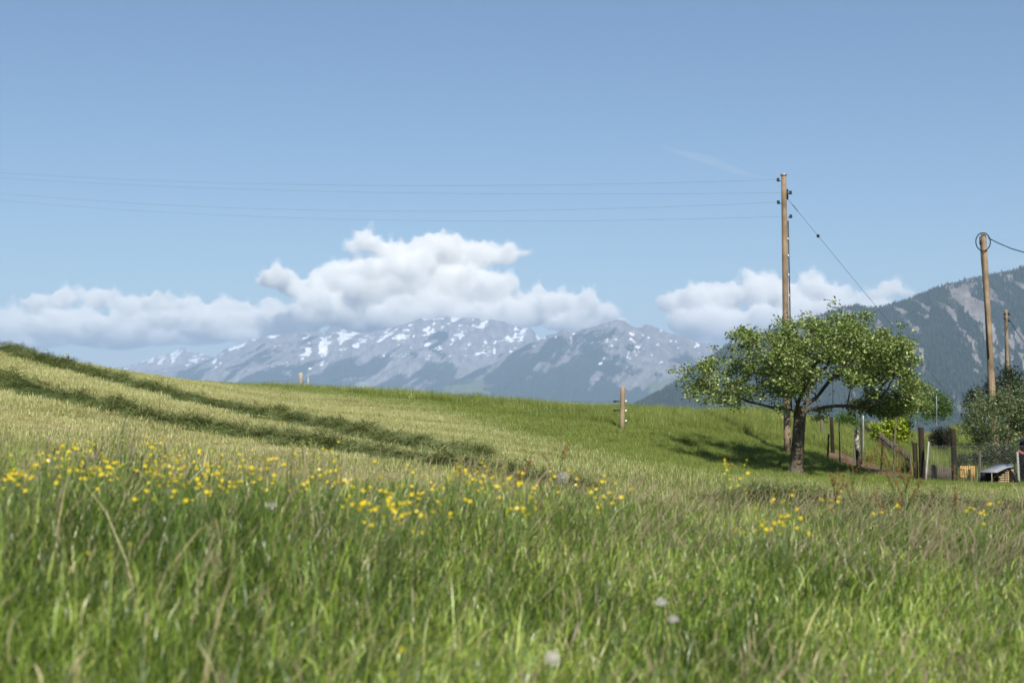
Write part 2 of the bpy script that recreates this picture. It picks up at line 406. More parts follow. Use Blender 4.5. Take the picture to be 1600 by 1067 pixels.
mountain('distant_peak', 'faint snowy peak on the far left skyline',
         [(-200, 640), (60, 600), (150, 578), (205, 570), (240, 558), (275, 548), (288, 542), (300, 549), (330, 556), (400, 572), (520, 590)], 20000, 17200, 21600, m_far, 4, 80, rows=70,
         attrs=range_cover(4, .9, 420, 500, 120, -60, 1.2))
m_main = mountain_mat('main_range_rock', (.31, .30, .315), 1)
mountain('mountain_range', 'long snow-streaked rocky mountain range in the middle distance',
         [(120, 640), (200, 592), (230, 578), (262, 575), (300, 566), (335, 560), (350, 547), (372, 540), (392, 530), (412, 524), (450, 521), (505, 518), (515, 512), (524, 508), (533, 514),
          (560, 520), (585, 518), (610, 512), (630, 506), (655, 499), (690, 496), (725, 497), (752, 498), (785, 503), (812, 511), (832, 515), (842, 527), (880, 545), (960, 580), (1060, 612), (1200, 640)],
         16500, 12700, 18600, m_main, 1, 120, -1.0, rows=150, dpx=2.0, attrs=range_cover(1, 1.0, 500, 420, 300, 60))
m_mid = mountain_mat('near_range_rock', (.28, .27, .28), 2)
mountain('mountain_peak', 'jagged peak with snow patches left of the fruit tree',
         [(560, 650), (640, 622), (700, 600), (760, 572), (800, 552), (842, 530), (862, 522), (880, 515), (892, 520), (912, 514), (932, 508), (955, 501), (966, 500), (974, 501), (985, 509), (998, 511), (1010, 506),
          (1022, 511), (1045, 521), (1075, 529), (1105, 537), (1140, 556), (1200, 580), (1300, 606), (1420, 640)],
         13300, 10400, 15400, m_mid, 2, 110, -.8, rows=140, dpx=2.0, attrs=range_cover(2, .8, 520, 380, 330, 170))
def near_cover(X, D, Z, PXg, T):
    u = X - .62 * Z
    st = fbm(u / 60, Z / 330, 5, 91, .6); s2 = fbm(u / 20, Z / 140, 4, 94, .6); big = fbm(X / 380, Z / 300, 4, 92)
    rock = .5 + 2.2 * (st - .59) + 3.2 * (s2 - .575) + 1.2 * (big - .5) + 1.6 * (fbm(X / 30, Z / 55, 3, 93) - .5) - .5 * sstep(180, -30, Z) - 1.0 * sstep(1330, 1180, PXg)
    return {'forest': 1 - rock, 'snow': X * 0, 'pasture': X * 0}
m_near = mountain_mat('forested_mountain_rock', (.25, .235, .23), 5, 1.7)
nm, nX, nD, nZ, nfront = mountain('forested_mountain', 'dark forested mountain with bare rock gullies on the right',
         [(930, 655), (985, 638), (1020, 618), (1060, 592), (1100, 566), (1132, 540), (1170, 528), (1210, 516), (1246, 506), (1285, 493), (1320, 480), (1338, 478), (1358, 481), (1378, 481), (1400, 474), (1425, 466), (1455, 453),
          (1484, 443), (1530, 433), (1565, 426), (1600, 417), (1700, 392), (1850, 370), (2050, 360)],
         5400, 3750, 6500, m_near, 6, 80, -.5, rows=150, dpx=2.5, attrs=near_cover)

# ------------------------------------------------------------------ instancing helper (grass and forest masses only)
def scatter(name, pts, rot, scl, idx, sources, attrs, mat, parent=None):
    cl = bpy.data.collections.new(name + '_pieces')
    for i, me in enumerate(sources):
        if len(me.materials) == 0: me.materials.append(mat)
        so_ = bpy.data.objects.new('%s_piece_%02d' % (name, i), me); cl.objects.link(so_)
    me = bpy.data.meshes.new(name); me.vertices.add(len(pts)); me.vertices.foreach_set('co', np.asarray(pts, np.float32).ravel())
    a = me.attributes.new('rot', 'FLOAT_VECTOR', 'POINT'); a.data.foreach_set('vector', np.asarray(rot, np.float32).ravel())
    a = me.attributes.new('scl', 'FLOAT_VECTOR', 'POINT'); a.data.foreach_set('vector', np.asarray(scl, np.float32).ravel())
    a = me.attributes.new('idx', 'INT', 'POINT'); a.data.foreach_set('value', np.asarray(idx, np.int32))
    for kname, arr in attrs.items():
        a = me.attributes.new(kname, 'FLOAT', 'POINT'); a.data.foreach_set('value', np.asarray(arr, np.float32))
    o = obj(name, me, mat, parent)
    ng = bpy.data.node_groups.new(name + '_scatter', 'GeometryNodeTree')
    ng.interface.new_socket('Geometry', in_out='INPUT', socket_type='NodeSocketGeometry')
    ng.interface.new_socket('Geometry', in_out='OUTPUT', socket_type='NodeSocketGeometry')
    N = ng.nodes; L = ng.links
    gi = N.new('NodeGroupInput'); go = N.new('NodeGroupOutput'); ci = N.new('GeometryNodeCollectionInfo'); ip = N.new('GeometryNodeInstanceOnPoints')
    ci.inputs['Collection'].default_value = cl; ci.inputs['Separate Children'].default_value = True; ci.inputs['Reset Children'].default_value = True
    def na(nm_, ty):
        x = N.new('GeometryNodeInputNamedAttribute'); x.data_type = ty; x.inputs['Name'].default_value = nm_; return x.outputs['Attribute']
    L.new(gi.outputs[0], ip.inputs['Points']); L.new(ci.outputs[0], ip.inputs['Instance']); ip.inputs['Pick Instance'].default_value = True
    L.new(na('idx', 'INT'), ip.inputs['Instance Index'])
    er = N.new('FunctionNodeEulerToRotation'); L.new(na('rot', 'FLOAT_VECTOR'), er.inputs[0]); L.new(er.outputs[0], ip.inputs['Rotation'])
    L.new(na('scl', 'FLOAT_VECTOR'), ip.inputs['Scale']); L.new(ip.outputs[0], go.inputs[0])
    md = o.modifiers.new('scatter', 'NODES'); md.node_group = ng
    return o

# conifers on the forested mountain
def conifer(seed):
    r_ = np.random.default_rng(seed); V = []; T = []
    for k_, (z0, z1, r0) in enumerate([(0, .62, .20), (.3, .85, .15), (.6, 1.0, .09)]):
        b = len(V); n_ = 7
        for j in range(n_):
            a_ = 2 * math.pi * (j + r_.random() * .5) / n_; rr = r0 * (.75 + .5 * r_.random()); V.append([math.cos(a_) * rr, math.sin(a_) * rr, z0])
        V.append([0, 0, z1])
        for j in range(n_): T.append([b + j, b + (j + 1) % n_, b + n_])
    return nmesh('conifer', V, None, T)
k = NT('conifer_needles'); hh = k.attr('hue', 'INSTANCER', 'Fac')
MAT['needles'] = k.base(k.ramp(hh, [(0, (.008, .017, .014)), (.7, (.022, .037, .026)), (1, (.045, .062, .036))]), .9, .1)
nr, nc = nZ.shape
fi_ = rng.random(60000) * 149 * .999; fj_ = rng.random(60000) * (nc - 2)
i0 = fi_.astype(int); j0 = fj_.astype(int); a_ = fi_ - i0; b_ = fj_ - j0
bil = lambda A: (A[i0, j0] * (1 - a_) + A[i0 + 1, j0] * a_) * (1 - b_) + (A[i0, j0 + 1] * (1 - a_) + A[i0 + 1, j0 + 1] * a_) * b_
tx, ty_, tz = bil(nX), bil(nD), bil(nZ)
fcov = near_cover(tx, ty_, tz, 800 + F * tx / ty_, 0)['forest'] + rng.normal(0, .22, 60000)
keep = (fcov > .52) & (tz > -50); keep |= (i0 > 141) & (rng.random(60000) > .25)
tx, ty_, tz = tx[keep], ty_[keep], tz[keep]; n_ = len(tx)
hs = rng.uniform(8, 15, n_)
tag(scatter('conifer_forest', np.stack([tx, ty_, tz - 1], 1), np.stack([np.zeros(n_), np.zeros(n_), rng.uniform(0, 6.28, n_)], 1),
    np.stack([hs * 1.25, hs * 1.25, hs], 1), rng.integers(0, 4, n_), [conifer(s_) for s_ in range(4)], {'hue': rng.random(n_)}, MAT['needles']),
    'dark conifer forest covering the right-hand mountain', 'forest', kind='stuff')

# ------------------------------------------------------------------ haze and clouds
k = NT('haze_air'); k.t.nodes.remove(k.b)
pv = k.n('VolumePrincipled'); pv.inputs['Color'].default_value = (.53, .70, 1.0, 1); pv.inputs['Density'].default_value = 7.0e-5; pv.inputs['Anisotropy'].default_value = 0.0
k.l(pv.outputs[0], k.out.inputs['Volume'])
zmax = max(o.bound_box[6][2] for o in bpy.data.objects if o.type == 'MESH')
ZTOP = max(float(nZ.max()) + 30, 1130.0)
hz = MB().box((0, 11000, (ZTOP + VALLEY - 8) / 2), (26000, 27400, ZTOP - VALLEY + 8)).build('haze', k.m); tag(hz, kind='stuff')

k = NT('cloud_vapour'); k.t.nodes.remove(k.b)
pv = k.n('VolumePrincipled'); pv.inputs['Color'].default_value = (.965, .96, .95, 1); pv.inputs['Density'].default_value = .0062; pv.inputs['Anisotropy'].default_value = -0.20
k.l(pv.outputs[0], k.out.inputs['Volume']); MAT['cloud'] = k.m
k = NT('cloud_veil'); k.t.nodes.remove(k.b)
pv = k.n('VolumePrincipled'); pv.inputs['Color'].default_value = (1, 1, 1, 1); pv.inputs['Density'].default_value = .0016; pv.inputs['Anisotropy'].default_value = -0.20
k.l(pv.outputs[0], k.out.inputs['Volume']); MAT['veil'] = k.m
k = NT('cloud_wisp'); k.t.nodes.remove(k.b)
pv = k.n('VolumePrincipled'); pv.inputs['Color'].default_value = (1, 1, 1, 1); pv.inputs['Density'].default_value = .00045
k.l(pv.outputs[0], k.out.inputs['Volume']); MAT['wisp'] = k.m
def ico(sub=1):
    import bmesh
    b = bmesh.new(); bmesh.ops.create_icosphere(b, subdivisions=sub, radius=1); V = np.array([v.co[:] for v in b.verts]); T = np.array([[v.index for v in f.verts] for f in b.faces]); b.free(); return V, T
IV, IT = ico(2)
def hash3(ix, iy, iz, seed):
    h = (ix.astype(np.int64) * 374761393 + iy.astype(np.int64) * 668265263 + iz.astype(np.int64) * 2147483647 * 3 + iz.astype(np.int64) * 915488749 + seed * 1442695041) & 0x7fffffff
    h = ((h ^ (h >> 13)) * 1274126177) & 0x7fffffff
    return ((h ^ (h >> 16)) & 0xffff) / 65535.0
def noise3(p, seed):
    i = np.floor(p); f = p - i; f = f * f * (3 - 2 * f); r = 0
    for dx in (0, 1):
        for dy in (0, 1):
            for dz in (0, 1):
                w = (f[:, 0] if dx else 1 - f[:, 0]) * (f[:, 1] if dy else 1 - f[:, 1]) * (f[:, 2] if dz else 1 - f[:, 2])
                r = r + w * hash3(i[:, 0] + dx, i[:, 1] + dy, i[:, 2] + dz, seed)
    return r
def cloud(label, blobs, D, layers, voxel=34., mname='cloud', child=12):
    """union of puffs, remeshed, then billowed by fractal noise; a thinner outer veil gives the soft rim"""
    s_ = D / F; root = None
    for li, (mat, grow, amp) in enumerate(layers):
        r_ = np.random.default_rng(len(blobs)); mb = MB()
        for b_ in blobs:
            px, py, rx = b_[:3]; ry = b_[3] if len(b_) > 3 else rx * .8
            c = np.array(P(px, py, D)); c[1] += r_.uniform(-.6, .6) * ry * s_; rad = np.array([rx + grow, ry * 1.2 + grow, ry + grow]) * s_
            mb.add(IV * rad + c, None, IT)
            for _ in range(child):
                dv = r_.normal(size=3); dv[2] = abs(dv[2]) * .9 - .1; dv /= np.linalg.norm(dv)
                mb.add(IV * (min(rx, ry) * r_.uniform(.18, .62) + grow) * s_ + c + dv * rad * .88, None, IT)
        me = mb.mesh('cloud_raw'); o = bpy.data.objects.new('cloud_raw', me); COL.objects.link(o)
        md = o.modifiers.new('r', 'REMESH'); md.mode = 'VOXEL'; md.voxel_size = voxel
        dg = bpy.context.evaluated_depsgraph_get(); m2 = bpy.data.meshes.new_from_object(o.evaluated_get(dg))
        bpy.data.objects.remove(o); bpy.data.meshes.remove(me); m2.materials.clear(); m2.name = mname
        n = len(m2.vertices); co = np.empty(n * 3, np.float32); m2.vertices.foreach_get('co', co); co = co.reshape(-1, 3).astype(float)
        no = np.empty(n * 3, np.float32); m2.vertices.foreach_get('normal', no); no = no.reshape(-1, 3); ds = 0
        for L_, A_ in ((420, .8), (210, .62), (105, .48), (55, .32)): ds = ds + A_ * (np.abs(2 * noise3(co / (L_ * 1.3), int(L_)) - 1) - .45)
        low = np.clip(.35 + no[:, 2] * .8, .15, 1)
        co = co + no * (ds * amp * s_ * low)[:, None]; m2.vertices.foreach_set('co', co.astype(np.float32).ravel()); m2.update()
        if root is None:
            root = tag(obj(mname, m2, mat), label, 'cloud') if len(layers) == 1 else thing(mname, label, 'cloud', P(blobs[0][0], blobs[0][1], D))
        if len(layers) > 1: obj('core' if li == 0 else 'veil', m2, mat, root)
    return root
CD = 28000
LAY = [(MAT['cloud'], 0, 13), (MAT['veil'], 3.0, 22)]
cloud('tall white cumulus cloud towering over the middle of the range',
      [(690, 386, 34), (660, 402, 30), (722, 398, 30), (755, 396, 28), (788, 396, 26, 18), (812, 394, 14, 9), (603, 388, 28, 18), (575, 376, 22, 17), (554, 386, 15, 10), (632, 398, 26),
       (548, 432, 38), (522, 426, 22), (580, 446, 46), (640, 434, 48), (700, 446, 46), (742, 446, 38), (778, 450, 28), (508, 444, 26), (665, 420, 50, 34),
       (432, 432, 27), (412, 436, 15), (455, 444, 24), (482, 456, 26),
       (500, 486, 44, 28), (560, 490, 60, 34), (640, 492, 70, 36), (720, 494, 70, 34), (790, 490, 60, 32), (835, 480, 38), (878, 468, 27), (912, 476, 28), (942, 490, 24), (900, 502, 44, 26), (962, 506, 20, 12), (640, 470, 150, 30)], CD, LAY)
cloud('low white cloud bank stretching along the left horizon',
      [(58, 470, 22, 15), (98, 466, 22, 16), (150, 464, 24, 17), (172, 462, 16, 12), (205, 478, 30, 18), (248, 474, 26, 17), (290, 478, 30, 18), (340, 484, 34, 20), (378, 478, 24, 14), (330, 506, 60, 22), (60, 490, 34, 14),
       (20, 510, 34, 20), (75, 510, 34, 22), (135, 514, 42, 26), (195, 516, 44, 26), (248, 522, 34, 20), (15, 498, 22, 14), (400, 500, 40, 24), (440, 500, 40, 26), (470, 508, 36, 24), (-40, 516, 40, 26), (-100, 508, 44, 32), (120, 500, 130, 16), (300, 494, 130, 18), (420, 474, 20, 12), (50, 532, 70, 14), (180, 534, 70, 13), (-50, 538, 60, 18), (300, 526, 70, 14), (390, 522, 70, 15)], CD + 1500, LAY)
cloud('white cumulus cloud behind the tall utility pole',
      [(1048, 474, 24, 16), (1080, 464, 30, 22), (1130, 460, 32, 24), (1180, 456, 34, 24), (1222, 454, 32, 22), (1266, 448, 26, 17), (1300, 460, 28, 20), (1082, 500, 44, 30), (1132, 508, 50, 32), (1190, 508, 50, 32), (1345, 466, 22, 13), (1392, 450, 20, 14), (1372, 458, 18, 12), (1418, 458, 14, 8),
       (1240, 490, 48, 30), (1300, 482, 40, 26), (1370, 478, 30, 16), (1100, 525, 40, 20)], CD + 300, LAY)
cloud('thin wisp of cloud above the right-hand mountain ridge', [(1530, 416, 14, 6), (1555, 412, 18, 9), (1585, 410, 22, 11), (1615, 408, 28, 14), (1660, 410, 34, 18)], CD + 800, [(MAT['wisp'], 0, 12)], 34)
k = NT('contrail_vapour'); k.t.nodes.remove(k.b)
pv = k.n('VolumePrincipled'); pv.inputs['Color'].default_value = (1, 1, 1, 1); pv.inputs['Density'].default_value = .0008
k.l(pv.outputs[0], k.out.inputs['Volume'])
tag(MB().tube([P(1030 + 16 * i_, 228 + 5.0 * i_ + 1.5 * math.sin(i_), CD + 600) for i_ in range(12)], [20, 45, 70, 85, 95, 100, 95, 85, 70, 55, 35, 15], 10, True, .25).build('contrail', k.m, None, True), 'faint slanting contrail left of the tallest pole top', 'contrail')

# ------------------------------------------------------------------ windrows of cut grass
def strand_clump(seed, n, rad, hmin, hmax, lmin, lmax, width, flat):
    """a handful of curved strands; flat=1 lies down, 0 stands up"""
    r_ = np.random.default_rng(seed); seg = 3
    bx = r_.uniform(-rad, rad, n); by = r_.uniform(-rad, rad, n); bz = r_.uniform(hmin, hmax, n)
    L_ = r_.uniform(lmin, lmax, n); az = r_.uniform(0, 2 * math.pi, n); el = r_.uniform(-.25, .6, n) if flat else r_.uniform(.7, 1.5, n)
    bend = r_.uniform(.3, 1.2, n) * L_
    V = []; s = np.linspace(0, 1, seg + 1)
    dx, dy = np.cos(az), np.sin(az); sx, sy = -dy, dx
    wv = width * r_.uniform(.6, 1.5, n)
    rings = []
    for k_, t in enumerate(s):
        h = L_ * np.cos(el) * t; z = bz + L_ * np.sin(el) * t - bend * t * t * (.35 if flat else .12)
        x = bx + dx * h; y = by + dy * h; w_ = wv * (1 - .85 * t)
        rings.append(np.stack([x - sx * w_, y - sy * w_, z], 1)); rings.append(np.stack([x + sx * w_, y + sy * w_, z], 1))
    V = np.stack(rings, 1).reshape(-1, 3); m = 2 * (seg + 1)
    b = np.arange(n)[:, None] * m
    q = np.concatenate([b + np.array([2 * k_, 2 * k_ + 1, 2 * k_ + 3, 2 * k_ + 2]) for k_ in range(seg)], 1).reshape(-1, 4)
    me = nmesh('strands', V, q)
    sh = np.repeat(r_.random(n), m); tint(me, 'shade', sh); tint(me, 'thr', np.repeat(r_.uniform(.05, .95, n), m))
    return me
cut_src = [strand_clump(100 + i, 60, .13, -.02, .04, .08, .22, .0030, 1) for i in range(6)]

def windrow(label, path, w0, h0, seed):
    """path of (photo column, distance): a heaped swath of cut grass"""
    r_ = np.random.default_rng(seed)
    pts = np.array([[(p - 800) / F * d, d] for p, d in path]); sg = np.r_[0, np.cumsum(np.hypot(*np.diff(pts, axis=0).T))]
    n = int(sg[-1] / .14); s = np.linspace(0, sg[-1], n)
    cx = np.interp(s, sg, pts[:, 0]); cy = np.interp(s, sg, pts[:, 1])
    cx = _blur(cx, 0, 2, 31); cy = _blur(cy, 0, 2, 31)
    tx_ = np.gradient(cx); ty2 = np.gradient(cy); ln = np.hypot(tx_, ty2); nx_, ny_ = -ty2 / ln, tx_ / ln
    wob = (fbm(s / 1.7, s * 0 + seed, 3, seed) - .5) * .35; cx += nx_ * wob; cy += ny_ * wob
    wid = w0 * (.7 + .6 * fbm(s / 1.3, s * 0 + 3.3, 3, seed + 1)); hei = h0 * (.45 + 1.1 * fbm(s / .8, s * 0 + 7.7, 3, seed + 2))
    wob2 = np.interp(800 + F * cx / cy, [0, 500, 700, 1000, 1100, 1600], [1, 1, .72, .6, .8, .95]); wid *= wob2; hei *= wob2
    wid *= sstep(0, .8, s) * sstep(0, .8, sg[-1] - s) * .7 + .3; hei *= sstep(0, 1.0, s) * sstep(0, 1.0, sg[-1] - s) * .9 + .1
    C = np.linspace(-1, 1, 11); X = cx[:, None] + nx_[:, None] * C * wid[:, None]; Y = cy[:, None] + ny_[:, None] * C * wid[:, None]
    prof = (1 - C ** 2) ** .75
    Z = GZ(X.ravel(), Y.ravel()).reshape(X.shape) - .05 + hei[:, None] * prof * (.75 + .5 * fbm(X / .25, Y / .25, 2, seed + 5)) + .0
    ii = np.arange(n * 11).reshape(n, 11)
    q = np.stack([ii[:-1, :-1], ii[:-1, 1:], ii[1:, 1:], ii[1:, :-1]], -1).reshape(-1, 4)
    root = thing('hay_windrow', label, 'windrow', (cx[n // 2], cy[n // 2], gz(cx[n // 2], cy[n // 2])))
    obj('mound', nmesh('mound', np.stack([X, Y, Z], -1).reshape(-1, 3), q, smooth=True), MAT['windrow_core'], root)
    m = int(sg[-1] * wid.mean() * 2 * 60)
    i = r_.integers(0, n - 1, m); j = r_.normal(0, .42, m); j = np.clip(j, -1.15, 1.15); c = np.clip(j, -1, 1)
    x = cx[i] + nx_[i] * j * wid[i]; y = cy[i] + ny_[i] * j * wid[i]
    z = GZ(x, y) + hei[i] * (1 - c ** 2) ** .75 * r_.uniform(.65, 1.12, m) - .02
    scatter('cut_grass', np.stack([x, y, z], 1), np.stack([r_.normal(0, .3, m), r_.normal(0, .3, m), r_.uniform(0, 6.28, m)], 1),
            np.repeat(r_.uniform(.7, 1.35, m)[:, None], 3, 1), r_.integers(0, 6, m), [me.copy() for me in cut_src], {'hue': fbm(x / .5, y / .5, 3, 77)}, MAT['cut_grass'], root)['kind'] = 'stuff'
    return cx, cy, wid
wr = []
wr.append(windrow('upper dark green windrow of cut grass running over the hill crest', [(-160, 36), (-60, 34.2), (30, 32.6), (100, 31), (200, 29), (300, 28), (400, 27.5), (500, 25.6), (600, 23.2), (700, 20.4), (790, 18.6)], .39, .21, 1))
wr.append(windrow('lower dark green windrow of cut grass behind the buttercups', [(-200, 25), (-80, 23.4), (0, 22.2), (100, 21.2), (200, 20.6), (300, 20.2), (400, 19.8), (500, 19.0), (600, 18.2), (690, 17.2), (770, 16.4), (880, 15.6), (1000, 15.2)], .38, .20, 2))
wr.append(windrow('windrow of cut grass between the tall meadow and the hutch', [(1010, 15.0), (1120, 14.8), (1250, 14.9), (1400, 15.1), (1500, 15.4), (1620, 15.8), (1760, 16.3)], .50, .26, 3))
wr.append(windrow('short end of a windrow at the left edge behind the buttercups', [(-420, 13.6), (-200, 13.6), (-60, 13.6), (14, 13.5)], .40, .24, 4))

# ------------------------------------------------------------------ short grass: stubble, lawn, rough grass on the crest
st_src = [strand_clump(200 + i, 120, .30, 0, .006, .025, .075, .0030, 0) for i in range(4)] + [strand_clump(220 + i, 120, .30, .0, .02, .05, .14, .0028, 1) for i in range(4)]
lawn_src = [strand_clump(240 + i, 130, .28, -.01, .004, .05, .13, .0032, 0) for i in range(6)]
rough_src = [strand_clump(260 + i, 70, .20, -.02, .02, .16, .42, .0048, 0) for i in range(6)]
def field(n, y0, y1, seed, margin=4.0):
    r_ = np.random.default_rng(seed); u = r_.random(n)
    y = np.sqrt(y0 * y0 + u * (y1 * y1 - y0 * y0)); x = (r_.random(n) * 2 - 1) * (.40 * y + margin); return x, y, r_
def pxof(x, y): return 800 + F * x / np.maximum(y, 1)
x, y, r_ = field(30000, 9, 50, 11)
dr = dryness(x, y); px = pxof(x, y); cr = np.interp(px, [0, 400, 800, 1000, 1200], [40, 52, 46, 52, 60])
kp = (soilness(x, y) < .4) & (y > edge_d(px) - .6) & (r_.random(len(x)) < .25 + 1.3 * dr) & (y < cr + 4)
x, y, dr = x[kp], y[kp], dr[kp]; n_ = len(x)
tag(scatter('mown_stubble', np.stack([x, y, GZ(x, y) - .004], 1), np.stack([np.zeros(n_), np.zeros(n_), r_.uniform(0, 6.28, n_)], 1),
    np.repeat(r_.uniform(.8, 1.3, n_)[:, None], 3, 1), r_.integers(0, 8, n_), st_src, {'dry': dr * 1.25, 'hue': fbm(x / 2, y / 2, 3, 5)}, MAT['short_grass']),
    'pale mown stubble across the hillside', 'stubble', kind='stuff')
x, y, r_ = field(30000, 10, 64, 12)
dr = dryness(x, y); px = pxof(x, y)
kp = (soilness(x, y) < .3) & (y > edge_d(px) - .6) & (r_.random(len(x)) > dr * 1.5) & (y < np.interp(px, [0, 400, 800, 1000, 1200], [40, 55, 50, 56, 64]))
x, y, dr = x[kp], y[kp], dr[kp]; n_ = len(x)
tag(scatter('lawn_grass', np.stack([x, y, GZ(x, y) - .004], 1), np.stack([np.zeros(n_), np.zeros(n_), r_.uniform(0, 6.28, n_)], 1),
    np.repeat(r_.uniform(.7, 1.25, n_)[:, None], 3, 1), r_.integers(0, 6, n_), lawn_src, {'dry': dr * .8 + .08, 'hue': fbm(x / 1.5, y / 1.5, 3, 6)}, MAT['short_grass']),
    'short green grass round the fruit tree and up to the fence', 'grass', kind='stuff')
# unmown grass along the fence on the crest and behind the tree
x, y, r_ = field(52000, 36, 84, 13, 3); px = pxof(x, y)
lo = np.interp(px, [250, 350, 470, 700, 960, 1040, 1150, 1300, 1420, 1600], [99, 56, 53.5, 46, 43, 46, 49, 46.5, 41, 38.0]) + (fbm(x / 2, y / 2, 3, 8) - .5) * 3
hi = np.interp(px, [300, 470, 800, 1000, 1200, 1400, 1600], [62, 62, 54, 60, 70, 80, 80])
kp = (y > lo) & (y < hi) & (soilness(x, y) < .2) & (fbm(x / 1.2, y / 1.2, 3, 14) + .25 * r_.random(len(x)) > .46)
x, y = x[kp], y[kp]; n_ = len(x)
hs = .65 + .85 * fbm(x / 2.5, y / 2.5, 3, 15); hs *= np.interp(pxof(x, y), [300, 420, 1000, 1150, 1600], [.5, .85, .8, 1.0, 1.0])
tag(scatter('rough_grass', np.stack([x, y, GZ(x, y)], 1), np.stack([r_.normal(0, .1, n_), r_.normal(.08, .1, n_), r_.uniform(0, 6.28, n_)], 1),
    np.stack([hs, hs, hs * r_.uniform(.8, 1.3, n_)], 1), r_.integers(0, 6, n_), rough_src, {'dry': r_.uniform(.02, .22, n_), 'hue': fbm(x / 1.5, y / 1.5, 3, 16)}, MAT['short_grass']),
    'unmown green grass along the fence on the crest', 'grass', kind='stuff')

# ------------------------------------------------------------------ tall foreground meadow
def meadow(n, seed):
    r_ = np.random.default_rng(seed)
    y = np.sqrt(1.0 + r_.random(n) * (13.2 ** 2 - 1.0)); x = (r_.random(n) * 2 - 1) * (.37 * y + 2.2)
    e = edge_d(pxof(x, y)) + (fbm(x / .8, y / .8, 3, 41) - .5) * 1.6
    kp = (y < e) & (y > 1.0); return x[kp], y[kp], r_, e[kp]
def blade_mesh(name, x, y, h, wid, lx, ly, col, seg=4, seed=0, z0=None):
    r_ = np.random.default_rng(seed); n = len(x); z = GZ(x, y) - .01 if z0 is None else z0
    az = r_.uniform(0, math.pi, n); sx, sy = np.cos(az), np.sin(az) * .6
    V = np.empty((n, 2 * seg + 1, 3), np.float32); Cc = np.empty((n, 2 * seg + 1, 3), np.float32)
    drop = np.hypot(lx, ly)
    for k_ in range(seg + 1):
        t = k_ / seg; bend = t ** 1.8
        cx = x + lx * bend; cy = y + ly * bend; cz = z + h * t - drop * .62 * t ** 3
        w_ = wid * (1 - t ** 2.2) * (.75 + .5 * min(t * 2.5, 1) ) * .5
        shade = .72 + .36 * t
        if k_ < seg:
            V[:, 2 * k_] = np.stack([cx - sx * w_, cy - sy * w_, cz], 1); V[:, 2 * k_ + 1] = np.stack([cx + sx * w_, cy + sy * w_, cz], 1)
            Cc[:, 2 * k_] = col; Cc[:, 2 * k_ + 1] = col
        else:
            V[:, 2 * seg] = np.stack([cx, cy, cz], 1); Cc[:, 2 * seg] = col
    b = np.arange(n)[:, None] * (2 * seg + 1)
    q = np.concatenate([b + np.array([2 * k_, 2 * k_ + 1, 2 * k_ + 3, 2 * k_ + 2]) for k_ in range(seg - 1)], 1).reshape(-1, 4)
    t_ = b + np.array([2 * seg - 2, 2 * seg - 1, 2 * seg])
    me = nmesh(name, V.reshape(-1, 3), q, t_); tint(me, 'tint', Cc.reshape(-1, 3)); return me
x, y, r_, e = meadow(36000, 50)           # tussock centres first, then splayed blades round each
nt = len(x); rep_ = r_.integers(2, 6, nt); ti = np.repeat(np.arange(nt), rep_); n_ = len(ti)
an = r_.uniform(0, 6.283, n_); rr = r_.uniform(0, .035, n_)
tx0, ty0, te = x[ti], y[ti], e[ti]; ox, oy = np.cos(an) * rr, np.sin(an) * rr; x = tx0 + ox; y = ty0 + oy
big = fbm(x / 1.6, y / 1.6, 3, 52); sm = fbm(x / .35, y / .35, 3, 53)
th = r_.uniform(.55, 1.15, nt)[ti]
h = (.22 + .30 * big + .22 * (sm - .5)) * th * r_.uniform(.6, 1.1, n_) * (.75 + .25 * sstep(0, .7, te - y)) * np.where(y < 3, .8, 1) * np.interp(pxof(x, y), [0, 500, 1000, 1600], [1.92, 1.66, 1.28, 1.08])
wind = .04 + .24 * fbm(x / 1.1 + 3, y / 1.1, 3, 54)
lx = h * (wind * np.interp(pxof(x, y), [0, 700, 1200], [.7, 1.1, 1.4]) + np.cos(an) * r_.uniform(.05, .5, n_) + r_.normal(0, .12, n_)); ly = h * (np.sin(an) * r_.uniform(.05, .5, n_) + r_.normal(0, .12, n_))
pal = np.array([[.058, .100, .016], [.165, .25, .036], [.29, .39, .068], [.46, .56, .15], [.14, .21, .085], [.52, .46, .25]])
ci = np.clip(((fbm(x / .8, y / .8, 3, 55) * 4.0 - .8) + r_.normal(0, .6, nt)[ti] + r_.normal(.2, .9, n_)), 0, 3.99).astype(int)
ci = np.where((r_.random(nt) < .10)[ti], 4, ci); ci = np.where(r_.random(n_) < .06, 5, ci)
col = pal[ci] * r_.uniform(.75, 1.25, (n_, 1))
wd = np.where((r_.random(nt) < .10)[ti], r_.uniform(.008, .014, n_), r_.uniform(.0030, .0075, n_))
me = blade_mesh('tall_meadow_grass', x, y, h, wd, lx, ly, col, 4, 56)
tag(obj('tall_meadow_grass', me, MAT['meadow_blades']), 'tall uncut meadow grass filling the foreground', 'grass', kind='stuff')
